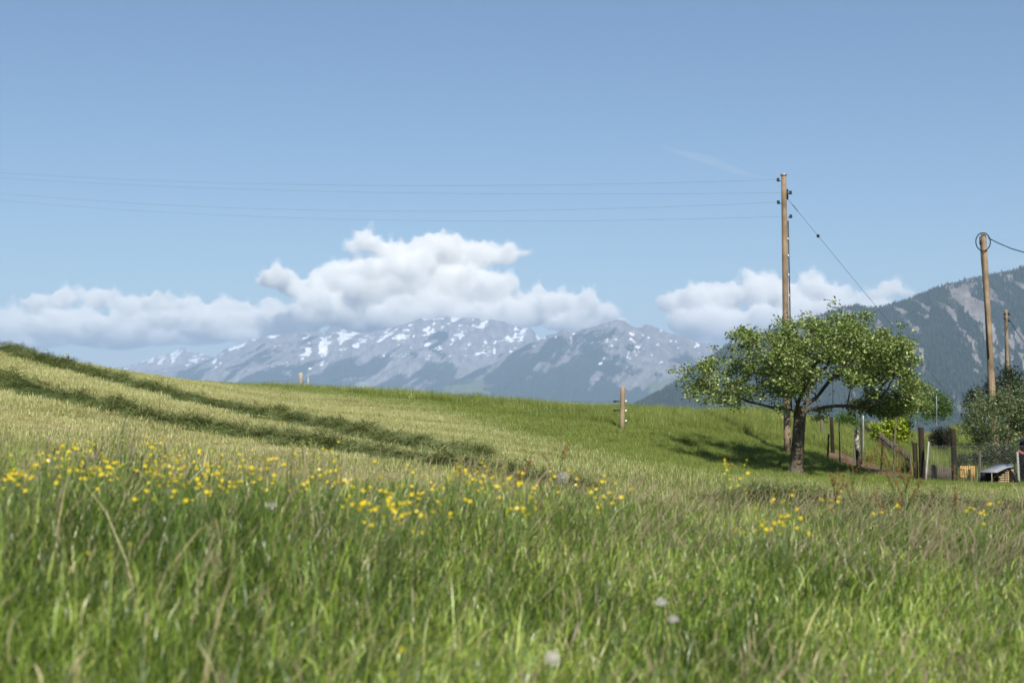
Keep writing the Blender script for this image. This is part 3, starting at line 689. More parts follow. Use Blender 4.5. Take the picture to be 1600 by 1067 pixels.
# short leaves on the upper part of the culms
x, y, r_, e = meadow(145000, 57); n_ = len(x)
big = fbm(x / 1.6, y / 1.6, 3, 52); sm = fbm(x / .35, y / .35, 3, 53)
hc = (.22 + .30 * big + .22 * (sm - .5)) * (.75 + .25 * sstep(0, .7, e - y)) * np.where(y < 3, .8, 1) * np.interp(pxof(x, y), [0, 500, 1000, 1600], [1.92, 1.66, 1.28, 1.08])
z0 = GZ(x, y) + hc * r_.uniform(.30, .72, n_); L_ = r_.uniform(.05, .15, n_)
an = r_.uniform(0, 6.283, n_); sp = r_.uniform(.2, 1.0, n_)
lx = L_ * (np.cos(an) * sp + .15); ly = L_ * np.sin(an) * sp
ci = np.clip((fbm(x / .8, y / .8, 3, 55) * 4.0 - .8) + r_.normal(.4, 1.1, n_), 0, 3.99).astype(int); ci = np.where(r_.random(n_) < .12, 4, ci); ci = np.where(r_.random(n_) < .05, 5, ci)
me = blade_mesh('meadow_leaves', x, y, L_, r_.uniform(.0028, .0070, n_), lx, ly, pal[ci] * r_.uniform(.7, 1.3, (n_, 1)), 3, 58, z0)
tag(obj('meadow_leaves', me, MAT['meadow_blades']), 'short green leaves thickening the top of the tall meadow', 'grass', kind='stuff')
# flowering culms: thin stem and a soft pinkish-brown head
x, y, r_, e = meadow(21000, 61)
kp = (fbm(x / 1.3, y / 1.3, 3, 62) + .35 * r_.random(len(x)) + np.interp(pxof(x, y), [0, 500, 1100, 1600], [-.08, 0, .04, .07])) > .72
x, y, e = x[kp], y[kp], e[kp]; n_ = len(x)
h = r_.uniform(.30, .50, n_) * np.interp(pxof(x, y), [0, 500, 1000, 1600], [1.5, 1.36, 1.14, 1.04]) * (.85 + .3 * fbm(x / 1.6, y / 1.6, 3, 52)) * (.7 + .3 * sstep(0, .6, e - y))
lx = h * (.10 + .22 * r_.random(n_)) * np.interp(pxof(x, y), [0, 700, 1200], [.6, 1.0, 1.3]) + r_.normal(0, .10, n_); ly = r_.normal(0, .09, n_); z = GZ(x, y)
NS, NH, K = 4, 5, 4
V = []; Cl = []; Q = []
drop = np.hypot(lx, ly); hl = r_.uniform(.05, .12, n_); hw = r_.uniform(.0014, .0044, n_)
stem_c = np.array([.16, .19, .07]); head_a = np.array([.40, .29, .235]); head_b = np.array([.42, .42, .22]); mixh = r_.random((n_, 1)) ** 1.3
headc = (head_a * (1 - mixh) + head_b * mixh) * r_.uniform(.75, 1.15, (n_, 1))
ts = list(np.linspace(0, 1, NS + 1)) + [1 + .25 * k_ for k_ in range(1, NH)]
for k_, t in enumerate(ts):
    tt = min(t, 1.0); u = np.maximum(t - 1, 0)
    cx = x + lx * tt ** 2 + lx / np.maximum(h, .1) * 2 * u * hl; cy = y + ly * tt ** 2 + ly / np.maximum(h, .1) * 2 * u * hl
    cz = z + h * tt - drop * .3 * tt ** 3 + u * hl * .8
    if t < 1: rad = np.full(n_, .0011)
    else: rad = hw * [.45, 1.0, .9, .6, .1][k_ - NS]
    ring = np.stack([np.stack([cx + rad * math.cos(a), cy + rad * math.sin(a), cz], 1) for a in (0, 2.094, 4.189)], 1)
    V.append(ring); Cl.append(np.repeat((headc if t >= 1 else np.repeat(stem_c[None], n_, 0))[:, None], 3, 1))
V = np.stack(V, 1).reshape(-1, 3); Cl = np.stack(Cl, 1).reshape(-1, 3); m_ = len(ts) * 3; b = np.arange(n_)[:, None] * m_
Q = np.concatenate([b + np.array([k_ * 3 + j, k_ * 3 + (j + 1) % 3, k_ * 3 + 3 + (j + 1) % 3, k_ * 3 + 3 + j]) for k_ in range(len(ts) - 1) for j in range(3)], 1).reshape(-1, 4)
me = nmesh('grass_seed_heads', V, Q, smooth=True); tint(me, 'tint', Cl)
tag(obj('grass_seed_heads', me, MAT['seed_heads']), 'pinkish brown flowering grass heads above the foreground meadow', 'grass', kind='stuff')

# ------------------------------------------------------------------ buttercups
def bloom_mesh():
    mb = MB(); r = .0135
    for k_ in range(5):
        a = 2 * math.pi * k_ / 5; V = []
        for (rr, da, zz_) in ((.12, -.25, .0), (.12, .25, .0), (.75, -.58, .45), (.75, .58, .45), (1.0, -.30, .80), (1.0, .30, .80)):
            V.append([math.cos(a + da) * rr * r, math.sin(a + da) * rr * r, zz_ * r])
        mb.add(V, [[0, 1, 3, 2], [2, 3, 5, 4]])
    mb.ball((0, 0, .25 * r), .38 * r, 6, 4)
    return mb.mesh('bloom')
BLOOM = [bloom_mesh()]; BLOOM[0].materials.append(MAT['petal'])
def place_depth(px, py, want):
    best = None
    for d in np.arange(3.0, float(edge_d(px)) + .1, .15):
        p = P(px, py, d); hgt = p.z - gz(p.x, p.y)
        if best is None or abs(hgt - want) < best[0]: best = (abs(hgt - want), d, hgt)
    return best[1], best[2]
regions = [(0, 60, 712, 752, 12), (60, 130, 692, 745, 18), (130, 205, 690, 748, 21), (215, 290, 690, 760, 34), (270, 352, 705, 775, 28), (345, 400, 715, 765, 11), (400, 445, 718, 770, 10), (470, 560, 732, 768, 11), (505, 522, 694, 708, 2),
           (545, 620, 762, 802, 13), (600, 700, 770, 812, 18), (610, 700, 735, 768, 7), (700, 760, 725, 758, 14), (755, 830, 735, 768, 12), (770, 850, 772, 806, 9), (860, 985, 735, 800, 12), (1122, 1160, 718, 730, 3), (1140, 1190, 745, 768, 5),
           (1168, 1232, 795, 832, 8), (1220, 1252, 765, 795, 4), (1298, 1322, 768, 790, 3), (1338, 1344, 758, 766, 1), (1395, 1412, 780, 796, 2), (1510, 1562, 780, 806, 5), (605, 635, 1008, 1028, 2), (170, 180, 866, 874, 1)]
def place_name(px, py):
    for lim, t in ((130, 'at the far left edge of the meadow'), (210, 'beside the tall bluish grass tuft'), (300, 'in the dense yellow patch left of centre'), (450, 'right of the dense left patch'), (560, 'around the straw-yellow panicle grasses'),
                   (700, 'in the patch below the joining windrows'), (855, 'in the middle patch under the windrow end'), (1000, 'near the tallest dock stalk'), (1200, 'left of the fruit tree trunk'), (1280, 'just below the fruit tree trunk')):
        if px < lim: return t
    return 'in front of the garden fences'
NUM = {1: 'single bloom', 2: 'two blooms', 3: 'three blooms', 4: 'four blooms'}
rb = random.Random(5)
for (x0, x1, y0, y1, cnt) in regions:
    for _ in range(cnt):
        px, py = rb.uniform(x0, x1), rb.uniform(y0, y1)
        want = rb.uniform(.60, .80); d, hg = place_depth(px, py, want)
        top = P(px, py, d); gx = top.x - rb.uniform(.03, .14); gy = d + rb.uniform(-.05, .05); g0 = Vector((gx, gy, gz(gx, gy)))
        nb = rb.choice([1, 2, 3, 3, 4, 4])
        lab = 'yellow buttercup with %s %s' % (NUM[nb], place_name(px, py)) if py < 850 else 'lone yellow buttercup low in the nearest grass'
        root = thing('buttercup', lab, 'flower', g0, 'yellow buttercups in the tall meadow' if py < 850 else 'lone buttercups in the nearest grass')
        fork = g0.lerp(top, .62) + Vector((.01, 0, 0)); mb = MB(); tips = []
        mb.tube([g0, g0.lerp(fork, .5) + Vector((-.008, 0, 0)), fork], [.0016, .0014, .0012], 4)
        for b_i in range(nb):
            tp = top + Vector((rb.gauss(0, .055), rb.gauss(0, .05), rb.gauss(0, .035))) if b_i else top
            mb.tube([fork, fork.lerp(tp, .5) + Vector((rb.gauss(0, .008), 0, -.006)), tp], [.0011, .001, .0009], 4); tips.append(tp)
        mb.build('stem', MAT['stalk'], root)
        for tp in tips:
            o = obj('bloom', BLOOM[0], None, root); o.location = tp; sc = rb.uniform(.50, .84) * (1 if py < 850 else .55); o.scale = (sc,) * 3
            o.rotation_euler = (rb.gauss(.5, .4), rb.gauss(.15, .4), rb.uniform(0, 6.28)); o.matrix_parent_inverse = root.matrix_basis.inverted()

# ------------------------------------------------------------------ dandelion clocks
def dandelion(px, py, d, r, label, part=1.0):
    top = P(px, py, d); g0 = Vector((top.x - .04, d, gz(top.x - .04, d))); root = thing('dandelion_clock', label, 'dandelion', g0)
    MB().tube([g0, g0.lerp(top, .6) + Vector((-.01, 0, 0)), top], [.003, .0026, .0022], 6).build('stem', MAT['stalk'], root)
    mb = MB(); mb.ball(top, r * .22, 8, 6); rr = random.Random(int(px))
    for k_ in range(0, int(150 * part), 2):
        zz_ = 1 - 2 * (k_ + .5) / 150; a = 2.39996 * k_; s_ = math.sqrt(1 - zz_ * zz_); dv = Vector((s_ * math.cos(a), s_ * math.sin(a), zz_))
        mb.tube([top + dv * r * .2, top + dv * r * .8], .00025, 3, False)
        u = dv.orthogonal().normalized(); w = dv.cross(u)
        for j in range(6):
            an = j * math.pi / 3 + rr.random(); q_ = u * math.cos(an) + w * math.sin(an); bb = top + dv * r * .8; sd = dv.cross(q_) * .0012
            mb.add([bb - sd, bb + sd, bb + dv * r * .2 + q_ * r * .26], None, [[0, 1, 2]])
    mb.build('seed_head', MAT['fluff'], root)
dandelion(863, 1028, 4.3, .024, 'white dandelion clock nearest the camera at the bottom edge')
dandelion(1033, 943, 5.2, .025, 'half blown dandelion clock right of centre in the grass', .55)
dandelion(1052, 970, 4.8, .022, 'faint dandelion clock just below the half blown one', .5)
dandelion(880, 746, 9.0, .040, 'large round dandelion clock at the far meadow edge below the windrow')
dandelion(55, 776, 7.2, .028, 'dandelion clock among the grass at the far left', .3)
dandelion(425, 795, 6.6, .030, 'dandelion clock left of centre below the buttercups', .35)
dandelion(263, 773, 7.4, .028, 'dandelion clock under the densest yellow buttercups', .35)

# ------------------------------------------------------------------ tall stalks standing out of the meadow
def dock(px, top_py, d, label, n_br, mat, lean=0.0, spread=.10, seeds=26, name='dock_plant'):
    top = P(px, top_py, d); base = Vector((top.x - lean, d, gz(top.x - lean, d))); root = thing(name, label, 'plant', base)
    rr = random.Random(px); st = MB(); sd = MB(); H = top.z - base.z
    st.tube([base, base.lerp(top, .5) + Vector((.012, 0, 0)), top], [.0045, .0038, .0015], 5)
    def whorl(p, ax, L, n):
        for _ in range(n):
            t = rr.random(); c = p + ax * L * t + Vector((rr.gauss(0, .007), rr.gauss(0, .007), rr.gauss(0, .006))); s_ = rr.uniform(.0025, .005)
            sd.add([c + Vector(v) * s_ for v in ((1, 0, 0), (-1, 0, 0), (0, 1, 0), (0, -1, 0), (0, 0, 1.4), (0, 0, -1.4))], None,
                   [[0, 2, 4], [2, 1, 4], [1, 3, 4], [3, 0, 4], [2, 0, 5], [1, 2, 5], [3, 1, 5], [0, 3, 5]])
    whorl(base.lerp(top, .72), (top - base).normalized(), H * .28, seeds)
    for _ in range(n_br):
        t = rr.uniform(.45, .85); p = base.lerp(top, t); a = rr.uniform(0, 6.28); dv = Vector((math.cos(a) * spread, math.sin(a) * spread, rr.uniform(.10, .18) * H / .7))
        st.tube([p, p + dv * .5 + Vector((0, 0, -.005)), p + dv], [.002, .0016, .0008], 4); whorl(p + dv * .35, dv.normalized(), dv.length * .65, seeds)
    st.build('stem', MAT['stalk'], root); tag(sd.build('seed_cluster', mat, root), kind='stuff'); return root
dock(878, 648, 9.4, 'tall reddish dock stalk rising above the meadow in the middle', 4, MAT['dock_seed'], .05)
dock(1332, 705, 8.6, 'dock stalk with red-brown seeds in front of the garden fence', 4, MAT['dock_seed'], .02)
dock(1352, 700, 9.2, 'slim dock stalk in front of the bare garden soil', 5, MAT['dock_seed'], .03)
dock(1398, 700, 8.6, 'broad branching dock stalk in front of the dark fence posts', 8, MAT['dock_seed'], .02, .11)
dock(1412, 712, 9.0, 'slanting dock stalk beside the broad branching one', 7, MAT['dock_seed'], -.02, .10)
dock(1491, 727, 8.8, 'dock stalk in front of the yellow slatted panel', 2, MAT['dock_seed'], .0, .03)
dock(1300, 742, 9.6, 'short rust-coloured dock stalk right of the tree trunk', 5, MAT['dock_seed'], -.06, .06)
dock(822, 702, 9.6, 'thin rusty dock stalk left of the tallest dock', 4, MAT['dock_seed'], .02, .05)
def tuft(px, py, d, n, label, mat_col, spread, h, w, name='grass_tuft'):
    p = P(px, py, d); r_ = np.random.default_rng(px); xs_ = p.x + r_.normal(0, spread, n); ys_ = d + r_.normal(0, spread, n)
    hh_ = h * r_.uniform(.55, 1.05, n); c = np.array(mat_col) * r_.uniform(.7, 1.25, (n, 1))
    me = blade_mesh(name, xs_, ys_, hh_, np.full(n, w), hh_ * r_.normal(.18, .16, n), hh_ * r_.normal(0, .15, n), c, 5, px)
    o = obj(name, me, MAT['meadow_blades']); tag(o, label, 'grass'); return o
tuft(165, 690, 9.6, 46, 'tall bluish-green grass tuft rising behind the left buttercups', (.050, .095, .050), .10, .92, .010)
tuft(88, 690, 9.6, 24, 'thin bluish-green grass tuft left of the tallest tuft', (.050, .095, .050), .07, .80, .008)
for (px_, py_, dd_, lab_) in [(422, 690, 9.5, 'straw-yellow panicle grass stem at the left of its clump'), (458, 692, 9.5, 'straw-yellow panicle grass stem second in its clump'), (476, 690, 9.7, 'straw-yellow panicle grass stem in the middle of its clump'),
                              (492, 688, 9.4, 'straw-yellow panicle grass stem with red tip beside the buttercups'), (506, 694, 9.6, 'straw-yellow panicle grass stem leaning right in its clump'), (530, 706, 9.6, 'short straw-yellow panicle grass stem right of its clump'),
                              (775, 695, 9.7, 'pale panicle grass stem above the middle buttercups'), (790, 706, 9.6, 'short pale panicle grass stem beside the middle buttercups'), (722, 712, 9.6, 'pale panicle grass stem left of the middle buttercups')]:
    dock(px_, py_, dd_, lab_, 9, MAT['panicle'], .06, .022, 16, 'panicle_grass')

# ------------------------------------------------------------------ trees and shrubs
def leaves(C, size, seed, up=.5, aspect=.5):
    """diamond leaves, one per centre"""
    r_ = np.random.default_rng(seed); n = len(C); a = r_.normal(size=(n, 3)); a[:, 2] = a[:, 2] * .5 - .1; a /= np.linalg.norm(a, axis=1, keepdims=True)
    nn = r_.normal(size=(n, 3)); nn[:, 2] += up * 2; b = np.cross(nn, a); b /= np.linalg.norm(b, axis=1, keepdims=True) + 1e-9
    c_ = np.cross(a, b); s_ = size * r_.uniform(.65, 1.3, (n, 1))
    V = np.stack([C - a * s_ * .5, C + b * s_ * aspect * .5 + c_ * s_ * .10, C + a * s_ * .5, C - b * s_ * aspect * .5 + c_ * s_ * .10], 1).reshape(-1, 3)
    i = np.arange(n)[:, None] * 4
    me = nmesh('foliage', V, None, np.concatenate([i + [0, 1, 2], i + [0, 2, 3]], 1).reshape(-1, 3)); return me
def colonise(nodes, par, att, step, kill, infl, iters, bias=(0, 0, .05)):
    nodes = [np.array(n_, float) for n_ in nodes]; par = list(par); att = np.array(att); tried = 0
    N = np.array(nodes)
    D = np.linalg.norm(att[:, None] - N[None], axis=2); near = D.argmin(1); dist = D.min(1)
    for it in range(iters):
        act = dist < infl
        if not act.any(): break
        new = []; np_ = []
        for nd in np.unique(near[act]):
            v = att[act & (near == nd)] - N[nd]; v /= np.linalg.norm(v, axis=1, keepdims=True) + 1e-9
            dv = v.mean(0) + np.array(bias) + rng.normal(0, .12, 3); dv /= np.linalg.norm(dv) + 1e-9; new.append(N[nd] + dv * step); np_.append(nd)
        new = np.array(new); k0 = len(N); N = np.concatenate([N, new]); par += np_
        D2 = np.linalg.norm(att[:, None] - new[None], axis=2); m = D2.min(1); am = D2.argmin(1) + k0
        up_ = m < dist; near[up_] = am[up_]; dist[up_] = m[up_]
        alive = dist > kill
        att = att[alive]; near = near[alive]; dist = dist[alive]
        if len(att) == 0: break
    return N, np.array(par)
def branch_mesh(N, par, r_tip, r_max, expo=2.3, skip=0):
    n = len(N); w = np.zeros(n); kids = [[] for _ in range(n)]
    for i in range(1, n): kids[par[i]].append(i)
    for i in range(n - 1, -1, -1):
        w[i] = r_tip ** expo if not kids[i] else sum(w[c] for c in kids[i]) * 1.0
    rad = np.minimum(w ** (1 / expo), r_max); mb = MB()
    def chain(start):
        st = [start]
        while st:
            s_ = st.pop(); path = [par[s_], s_] if s_ else [0]; cur = s_
            while kids[cur]:
                ks = sorted(kids[cur], key=lambda c: -w[c]); st += ks[1:]; cur = ks[0]; path.append(cur)
            if len(path) > 1:
                pr = rad[path].copy(); pr[0] = min(pr[0], pr[1] * 1.05) if s_ else pr[0]
                mb.tube(N[path], pr, 7 if pr.max() > .04 else (5 if pr.max() > .015 else 3), False, .12 if pr.max() > .04 else 0)
    chain(0); return mb, rad, kids

TD = 38.0
blobs = [(1310, 530, 58, 42, 1.0), (1260, 542, 62, 42, 1.2), (1200, 552, 58, 36, 1.1), (1158, 532, 28, 18, 1.3), (1130, 588, 46, 32, 1.0), (1092, 602, 28, 22, .7), (1180, 600, 58, 32, 1.1), (1352, 548, 58, 42, 1.0), (1398, 560, 30, 32, .8),
         (1388, 600, 42, 32, 1.0), (1372, 632, 40, 18, .8), (1100, 622, 18, 12, .3), (1246, 592, 40, 20, .6), (1312, 503, 26, 13, .4), (1330, 590, 46, 18, .8), (1155, 622, 40, 14, .5), (1415, 540, 14, 8, .12), (1075, 585, 12, 10, .15), (1170, 520, 18, 8, .15), (1412, 618, 30, 26, 1.2), (1385, 634, 40, 20, 1.0),
         (1352, 493, 10, 6, .10), (1376, 505, 12, 7, .10), (1118, 548, 12, 8, .12), (1290, 507, 26, 12, .4), (1240, 512, 26, 10, .3), (1345, 640, 32, 12, .6), (1288, 646, 14, 7, .3), (1212, 640, 22, 8, .4)]
wts = np.array([b_[4] * b_[2] * b_[3] for b_ in blobs]) ** .8; wts /= wts.sum(); att = []
while len(att) < 860:
    b_ = blobs[rng.choice(len(blobs), p=wts)]; a = rng.uniform(0, 6.28); r0 = math.sqrt(rng.random())
    px = b_[0] + math.cos(a) * r0 * b_[2] * .92; py = b_[1] + math.sin(a) * r0 * b_[3] * .88
    if ((px - 1302) / 30) ** 2 + ((py - 611) / 17) ** 2 < 1 or py > np.interp(px, [1060, 1100, 1240, 1300, 1440], [615, 642, 646, 652, 656]): continue
    mx = 3.5 * math.sqrt(max(.05, 1 - ((px - 1250) / 205) ** 2)) * (1 if py > 515 else .5); dy = rng.uniform(-1, 1) * mx
    p = np.array(P(px, py, TD + dy)); 
    if .65 * noise3(p[None] * 1.35, 71)[0] + .35 * noise3(p[None] * 3.0, 72)[0] < .545: continue
    if rng.random() < .07:      # sprays that break the outline
        v = p - np.array(P(1255, 590, TD)); p = p + v / np.linalg.norm(v) * rng.uniform(.1, .38) + np.array([0, 0, .05])
    att.append(p)
for _ in range(60):      # foliage in front of the pole
    att.append(np.array(P(1228 + rng.normal(0, 13), rng.uniform(535, 622), TD + rng.uniform(-1.8, .6))))
base = G(1243, TD); base.z -= .06
def tp(px, py, dy=0.0): return np.array(P(px, py, TD + dy))
nodes = [np.array(base), np.array(base) + [0, 0, .10], tp(1243, 728), tp(1244, 705), tp(1246, 680), tp(1248, 662), tp(1250, 648)]; par = [0, 0, 1, 2, 3, 4, 5]
def limb(pts, frm):
    p0 = frm
    for p_ in pts:
        nodes.append(p_); par.append(p0); p0 = len(nodes) - 1
limb([tp(1236, 640, -.1), tp(1222, 637, -.3), tp(1205, 636, -.5), tp(1186, 631, -.7), tp(1168, 627, -.8), tp(1150, 618, -.9)], 6)
limb([tp(1264, 641, -.1), tp(1282, 637, -.3), tp(1302, 634, -.5), tp(1322, 634, -.6), tp(1345, 636, -.5), tp(1366, 632, -.4)], 6)
limb([tp(1254, 636, .1), tp(1262, 620, .2), tp(1270, 602, .3), tp(1282, 585, .3), tp(1296, 565, .2), tp(1306, 545, .1)], 6)
limb([tp(1247, 634, .2), tp(1240, 616, .4), tp(1230, 598, .6), tp(1218, 578, .8), tp(1205, 560, .9)], 6)
limb([tp(1258, 634, .5), tp(1275, 622, 1.0), tp(1300, 590, 1.5), tp(1335, 580, 1.8), tp(1360, 572, 1.9)], 6)
limb([tp(1246, 632, -.5), tp(1252, 618, -1.1), tp(1262, 596, -1.5), tp(1270, 575, -1.7)], 6)
N, par = colonise(nodes, par, att, .15, .20, 1.7, 90)
mb, rad, kids = branch_mesh(N, par, .0075, .145, 2.2)
tree = thing('fruit_tree', 'spreading old fruit tree with gnarled trunk standing on the shaded lawn', 'tree', base)
limb_mb = mb
# trunk: flared, slightly ribbed column from the roots to the fork
tz_ = np.array([-.06, .0, .05, .12, .25, .5, .85, 1.2, 1.5, 1.72, 1.85]); tr_ = np.array([.36, .30, .245, .21, .182, .165, .155, .152, .16, .175, .13])
tc = np.array([[np.interp(z_, [0, .3, 1.7], [base.x, base.x, nodes[6][0]]), TD, base.z + .06 + z_] for z_ in tz_]); V = []
for i, z_ in enumerate(tz_):
    for j in range(18):
        a = 2 * math.pi * j / 18; rr_ = tr_[i] * (1 + .10 * math.sin(5 * a + z_ * 1.3) * (1 + 1.2 * max(0, .3 - z_)) + rng.normal(0, .03)); V.append(tc[i] + [math.cos(a) * rr_, math.sin(a) * rr_, 0])
Q = [[i * 18 + j, i * 18 + (j + 1) % 18, (i + 1) * 18 + (j + 1) % 18, (i + 1) * 18 + j] for i in range(len(tz_) - 1) for j in range(18)]
trk = obj('trunk', nmesh('trunk', V, Q, smooth=True), MAT['bark'], tree); limb_mb.build('limbs', MAT['bark'], trk, True)
tips = np.array([i for i in range(7, len(N)) if rad[i] < .018]); dirs = N[tips] - N[par[tips]]
C = []
for i, dv in zip(tips, dirs):
    n_ = rng.integers(1, 4); t = rng.random((n_, 1)) * 1.3 - .2; C.append(N[i] + dv * t + rng.normal(0, .065, (n_, 3)))
for p in att[::1]:
    n_ = rng.integers(36, 72); C.append(p + rng.normal(0, .092, (n_, 3)) * np.array([1.15, 1.15, .8]) + np.array([0, 0, .03]))
C = np.concatenate(C); me = leaves(C, .082, 5, .6, .62); sh = np.clip(rng.normal(.42, .30, len(C)), 0, 1); tint(me, 'shade', np.repeat(sh, 4))
tag(obj('crown', me, MAT['fruit_leaf'], tree), kind='stuff')

def shrub(name, label, cat, bl, d, mat, n_leaf, size, seed, trunk=None, depth=1.0, gap=.42, stem_mat='bark', aspect=.5, base_px=None, clump=.10):
    """bl: (px, py, rx, ry) lobes in photo pixels at distance d"""
    r_ = np.random.default_rng(seed); s_ = d / F; cx = np.mean([b_[0] for b_ in bl]) if base_px is None else base_px
    g0 = G(cx, d); root = thing(name, label, cat, g0); w_ = np.array([b_[2] * b_[3] for b_ in bl], float); w_ /= w_.sum()
    att = []
    nA = max(40, n_leaf // 26)
    while len(att) < nA:
        b_ = bl[r_.choice(len(bl), p=w_)]; v = r_.normal(size=3); v /= np.linalg.norm(v); v *= r_.uniform(.35, 1) ** .5
        p = np.array(P(b_[0] + v[0] * b_[2], b_[1] + v[2] * b_[3], d)); p[1] += v[1] * b_[2] * s_ * depth
        if p[2] < gz(p[0], p[1]) + .05: continue
        if fbm(np.array([p[0] * 1.7 + p[1]]), np.array([p[2] * 2.1]), 2, seed)[0] < gap: continue
        att.append(p)
    att = np.array(att); fork = np.array(g0); top = att.mean(0); fork[2] += (top[2] - g0.z) * .35
    nd = [np.array(g0) - [0, 0, .05], (np.array(g0) + fork) / 2, fork, (fork * .5 + top * .5)]; pr = [0, 0, 1, 2]
    sz = (att.max(0) - att.min(0)).max()
    N, par = colonise(nd, pr, att[::3], sz * .05, sz * .06, sz * 1.2, 40)
    mb, rad, _ = branch_mesh(N, par, sz * .0022, sz * .03, 2.3); mb.build('stems' if trunk is None else 'trunk', MAT[stem_mat], root, True)
    C = np.concatenate([a_ + r_.normal(0, clump, (26, 3)) for a_ in att]); C = C[C[:, 2] > GZ(C[:, 0], C[:, 1]) + .03]
    me = leaves(C, size, seed, .4, aspect); tint(me, 'shade', np.repeat(np.clip(r_.normal(.45, .26, len(C)), 0, 1), 4))
    tag(obj('crown' if trunk else 'foliage', me, MAT[mat], root), kind='stuff'); return root
shrub('ornamental_shrub', 'bright yellow-green shrub behind the picket fence', 'shrub', [(1378, 678, 12, 9), (1400, 672, 16, 12), (1416, 668, 9, 11), (1412, 694, 9, 9), (1392, 660, 9, 7), (1404, 712, 12, 8), (1385, 705, 14, 8), (1370, 668, 10, 7)], 52, 'lime_leaf', 2600, .11, 3, depth=.8, gap=.36, aspect=.8, clump=.09)
shrub('willow_shrub', 'large grey-green shrub behind the wire fence at right', 'shrub', [(1545, 655, 38, 34), (1580, 650, 42, 44), (1520, 675, 24, 26), (1600, 625, 36, 34), (1555, 690, 44, 24), (1630, 660, 40, 50), (1530, 632, 20, 18), (1575, 614, 20, 18)], 43, 'silver_leaf', 15000, .085, 4, gap=.36, aspect=.36)
shrub('shade_stand_in', 'low dark leaf mass added in place of the shade behind the chain-link fence', 'shrub', [(1520, 722, 30, 14), (1560, 716, 34, 16), (1600, 716, 34, 18), (1500, 728, 14, 9)], 40.5, 'dark_leaf', 5200, .07, 15, gap=.3, clump=.09)  # added dark leaves stand in for the shade under the willow shrub
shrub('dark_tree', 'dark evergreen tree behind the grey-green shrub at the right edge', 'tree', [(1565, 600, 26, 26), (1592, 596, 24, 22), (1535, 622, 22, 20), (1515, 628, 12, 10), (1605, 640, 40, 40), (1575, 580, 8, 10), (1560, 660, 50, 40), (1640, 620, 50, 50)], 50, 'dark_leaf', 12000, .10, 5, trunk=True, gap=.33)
shrub('round_bush', 'low dark round bush beside the dirt road', 'shrub', [(1472, 682, 17, 16), (1484, 684, 10, 14), (1463, 688, 10, 12)], 50, 'brown_leaf', 5200, .055, 6, gap=.25, clump=.07)
shrub('garden_tree', 'small light green tree right of the fruit tree crown', 'tree', [(1432, 618, 22, 20), (1446, 628, 12, 14), (1420, 632, 18, 14), (1452, 610, 8, 8)], 56, 'fruit_leaf', 5200, .085, 7, trunk=True, gap=.38, base_px=1433)
shrub('far_shrub', 'mid green bush beyond the dirt road', 'shrub', [(1466, 632, 16, 18), (1452, 642, 14, 14), (1476, 642, 10, 14)], 88, 'green_leaf', 4200, .14, 8, gap=.30, clump=.2)
shrub('far_shrub', 'low green bush left of the dirt road', 'shrub', [(1415, 642, 18, 14), (1398, 648, 16, 12)], 84, 'green_leaf', 3200, .14, 9, gap=.30, clump=.2)
shrub('hedge_bush', 'small bush behind the fruit tree trunk on its left', 'shrub', [(1188, 655, 12, 14), (1205, 660, 10, 8), (1165, 662, 18, 8)], 58, 'green_leaf', 2200, .10, 10, gap=.4)
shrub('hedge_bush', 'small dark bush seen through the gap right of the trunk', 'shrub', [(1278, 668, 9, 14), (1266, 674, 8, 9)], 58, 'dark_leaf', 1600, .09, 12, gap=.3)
shrub('hedge_bush', 'leafy bush behind the metal stakes under the crown', 'shrub', [(1322, 668, 14, 16), (1355, 672, 16, 16), (1340, 684, 18, 12)], 60, 'green_leaf', 3400, .12, 13, gap=.35, clump=.14)

# ------------------------------------------------------------------ poles and wires
def catenary(a, b, sag, n=24):
    a, b = Vector(a), Vector(b); return [a.lerp(b, t) - Vector((0, 0, 4 * sag * t * (1 - t))) for t in np.linspace(0, 1, n + 1)]
PD = 44.0
def pole(name, label, top, base, r0, r1):
    root = thing(name, label, 'pole', base); ax = [Vector(base).lerp(Vector(top), t) for t in np.linspace(-.02, 1, 14)]
    MB().tube(ax, np.linspace(r0, r1, 14), 16).build('shaft', MAT['pole'], root, True); return root
ptop = P(1224.5, 274, PD); pbase = G(1229.5, PD)
pl = pole('utility_pole', 'tallest wooden utility pole rising behind the fruit tree', ptop, pbase, .114, .080)
MB().tube([ptop + Vector((0, 0, -.01)), ptop + Vector((0, 0, .035))], [.105, .10], 14).build('pole_cap', MAT['steel'], pl)
ends = []
for (py_, side, big_) in ((283, -1, 1), (303, 1, 0), (318, -1, 1), (340, 1, 0)):
    c = P(1225 + (py_ - 274) * .012, py_, PD); bo = c + Vector((side * .10, -.02, 0)); kn = c + Vector((side * .19, -.02, .03))
    br = MB().tube([bo, bo.lerp(kn, .6) + Vector((0, 0, -.03)), kn + Vector((0, 0, -.02))], .014, 6); br = br.build('bracket', MAT['dark_steel'], pl)
    MB().tube([kn + Vector((0, 0, -.05)), kn + Vector((0, 0, -.02)), kn, kn + Vector((0, 0, .03)), kn + Vector((0, 0, .06))], [.03, .055, .04, .052, .028], 12).build('insulator', MAT['black'], br, True)
    ends.append(kn + Vector((0, -.06, 0)))
MB().tube([P(1230.2, 296, PD), P(1230.4, 312, PD)], .03, 8).build('fuse_tube', MAT['black'], pl)
MB().tube([P(1231.2, 345, PD - .05), P(1233.0, 420, PD - .05), P(1234.5, 500, PD - .05), P(1236.5, 640, PD - .05)], .022, 6).build('down_cable', MAT['dark_steel'], pl)
for py_ in (374, 400, 430, 462): 
    c = P(1229 + (py_ - 374) * .018, py_, PD); MB().box(c + Vector((.02, -.125, 0)), (.03, .02, .06)).build('clip', MAT['porcelain'], pl)
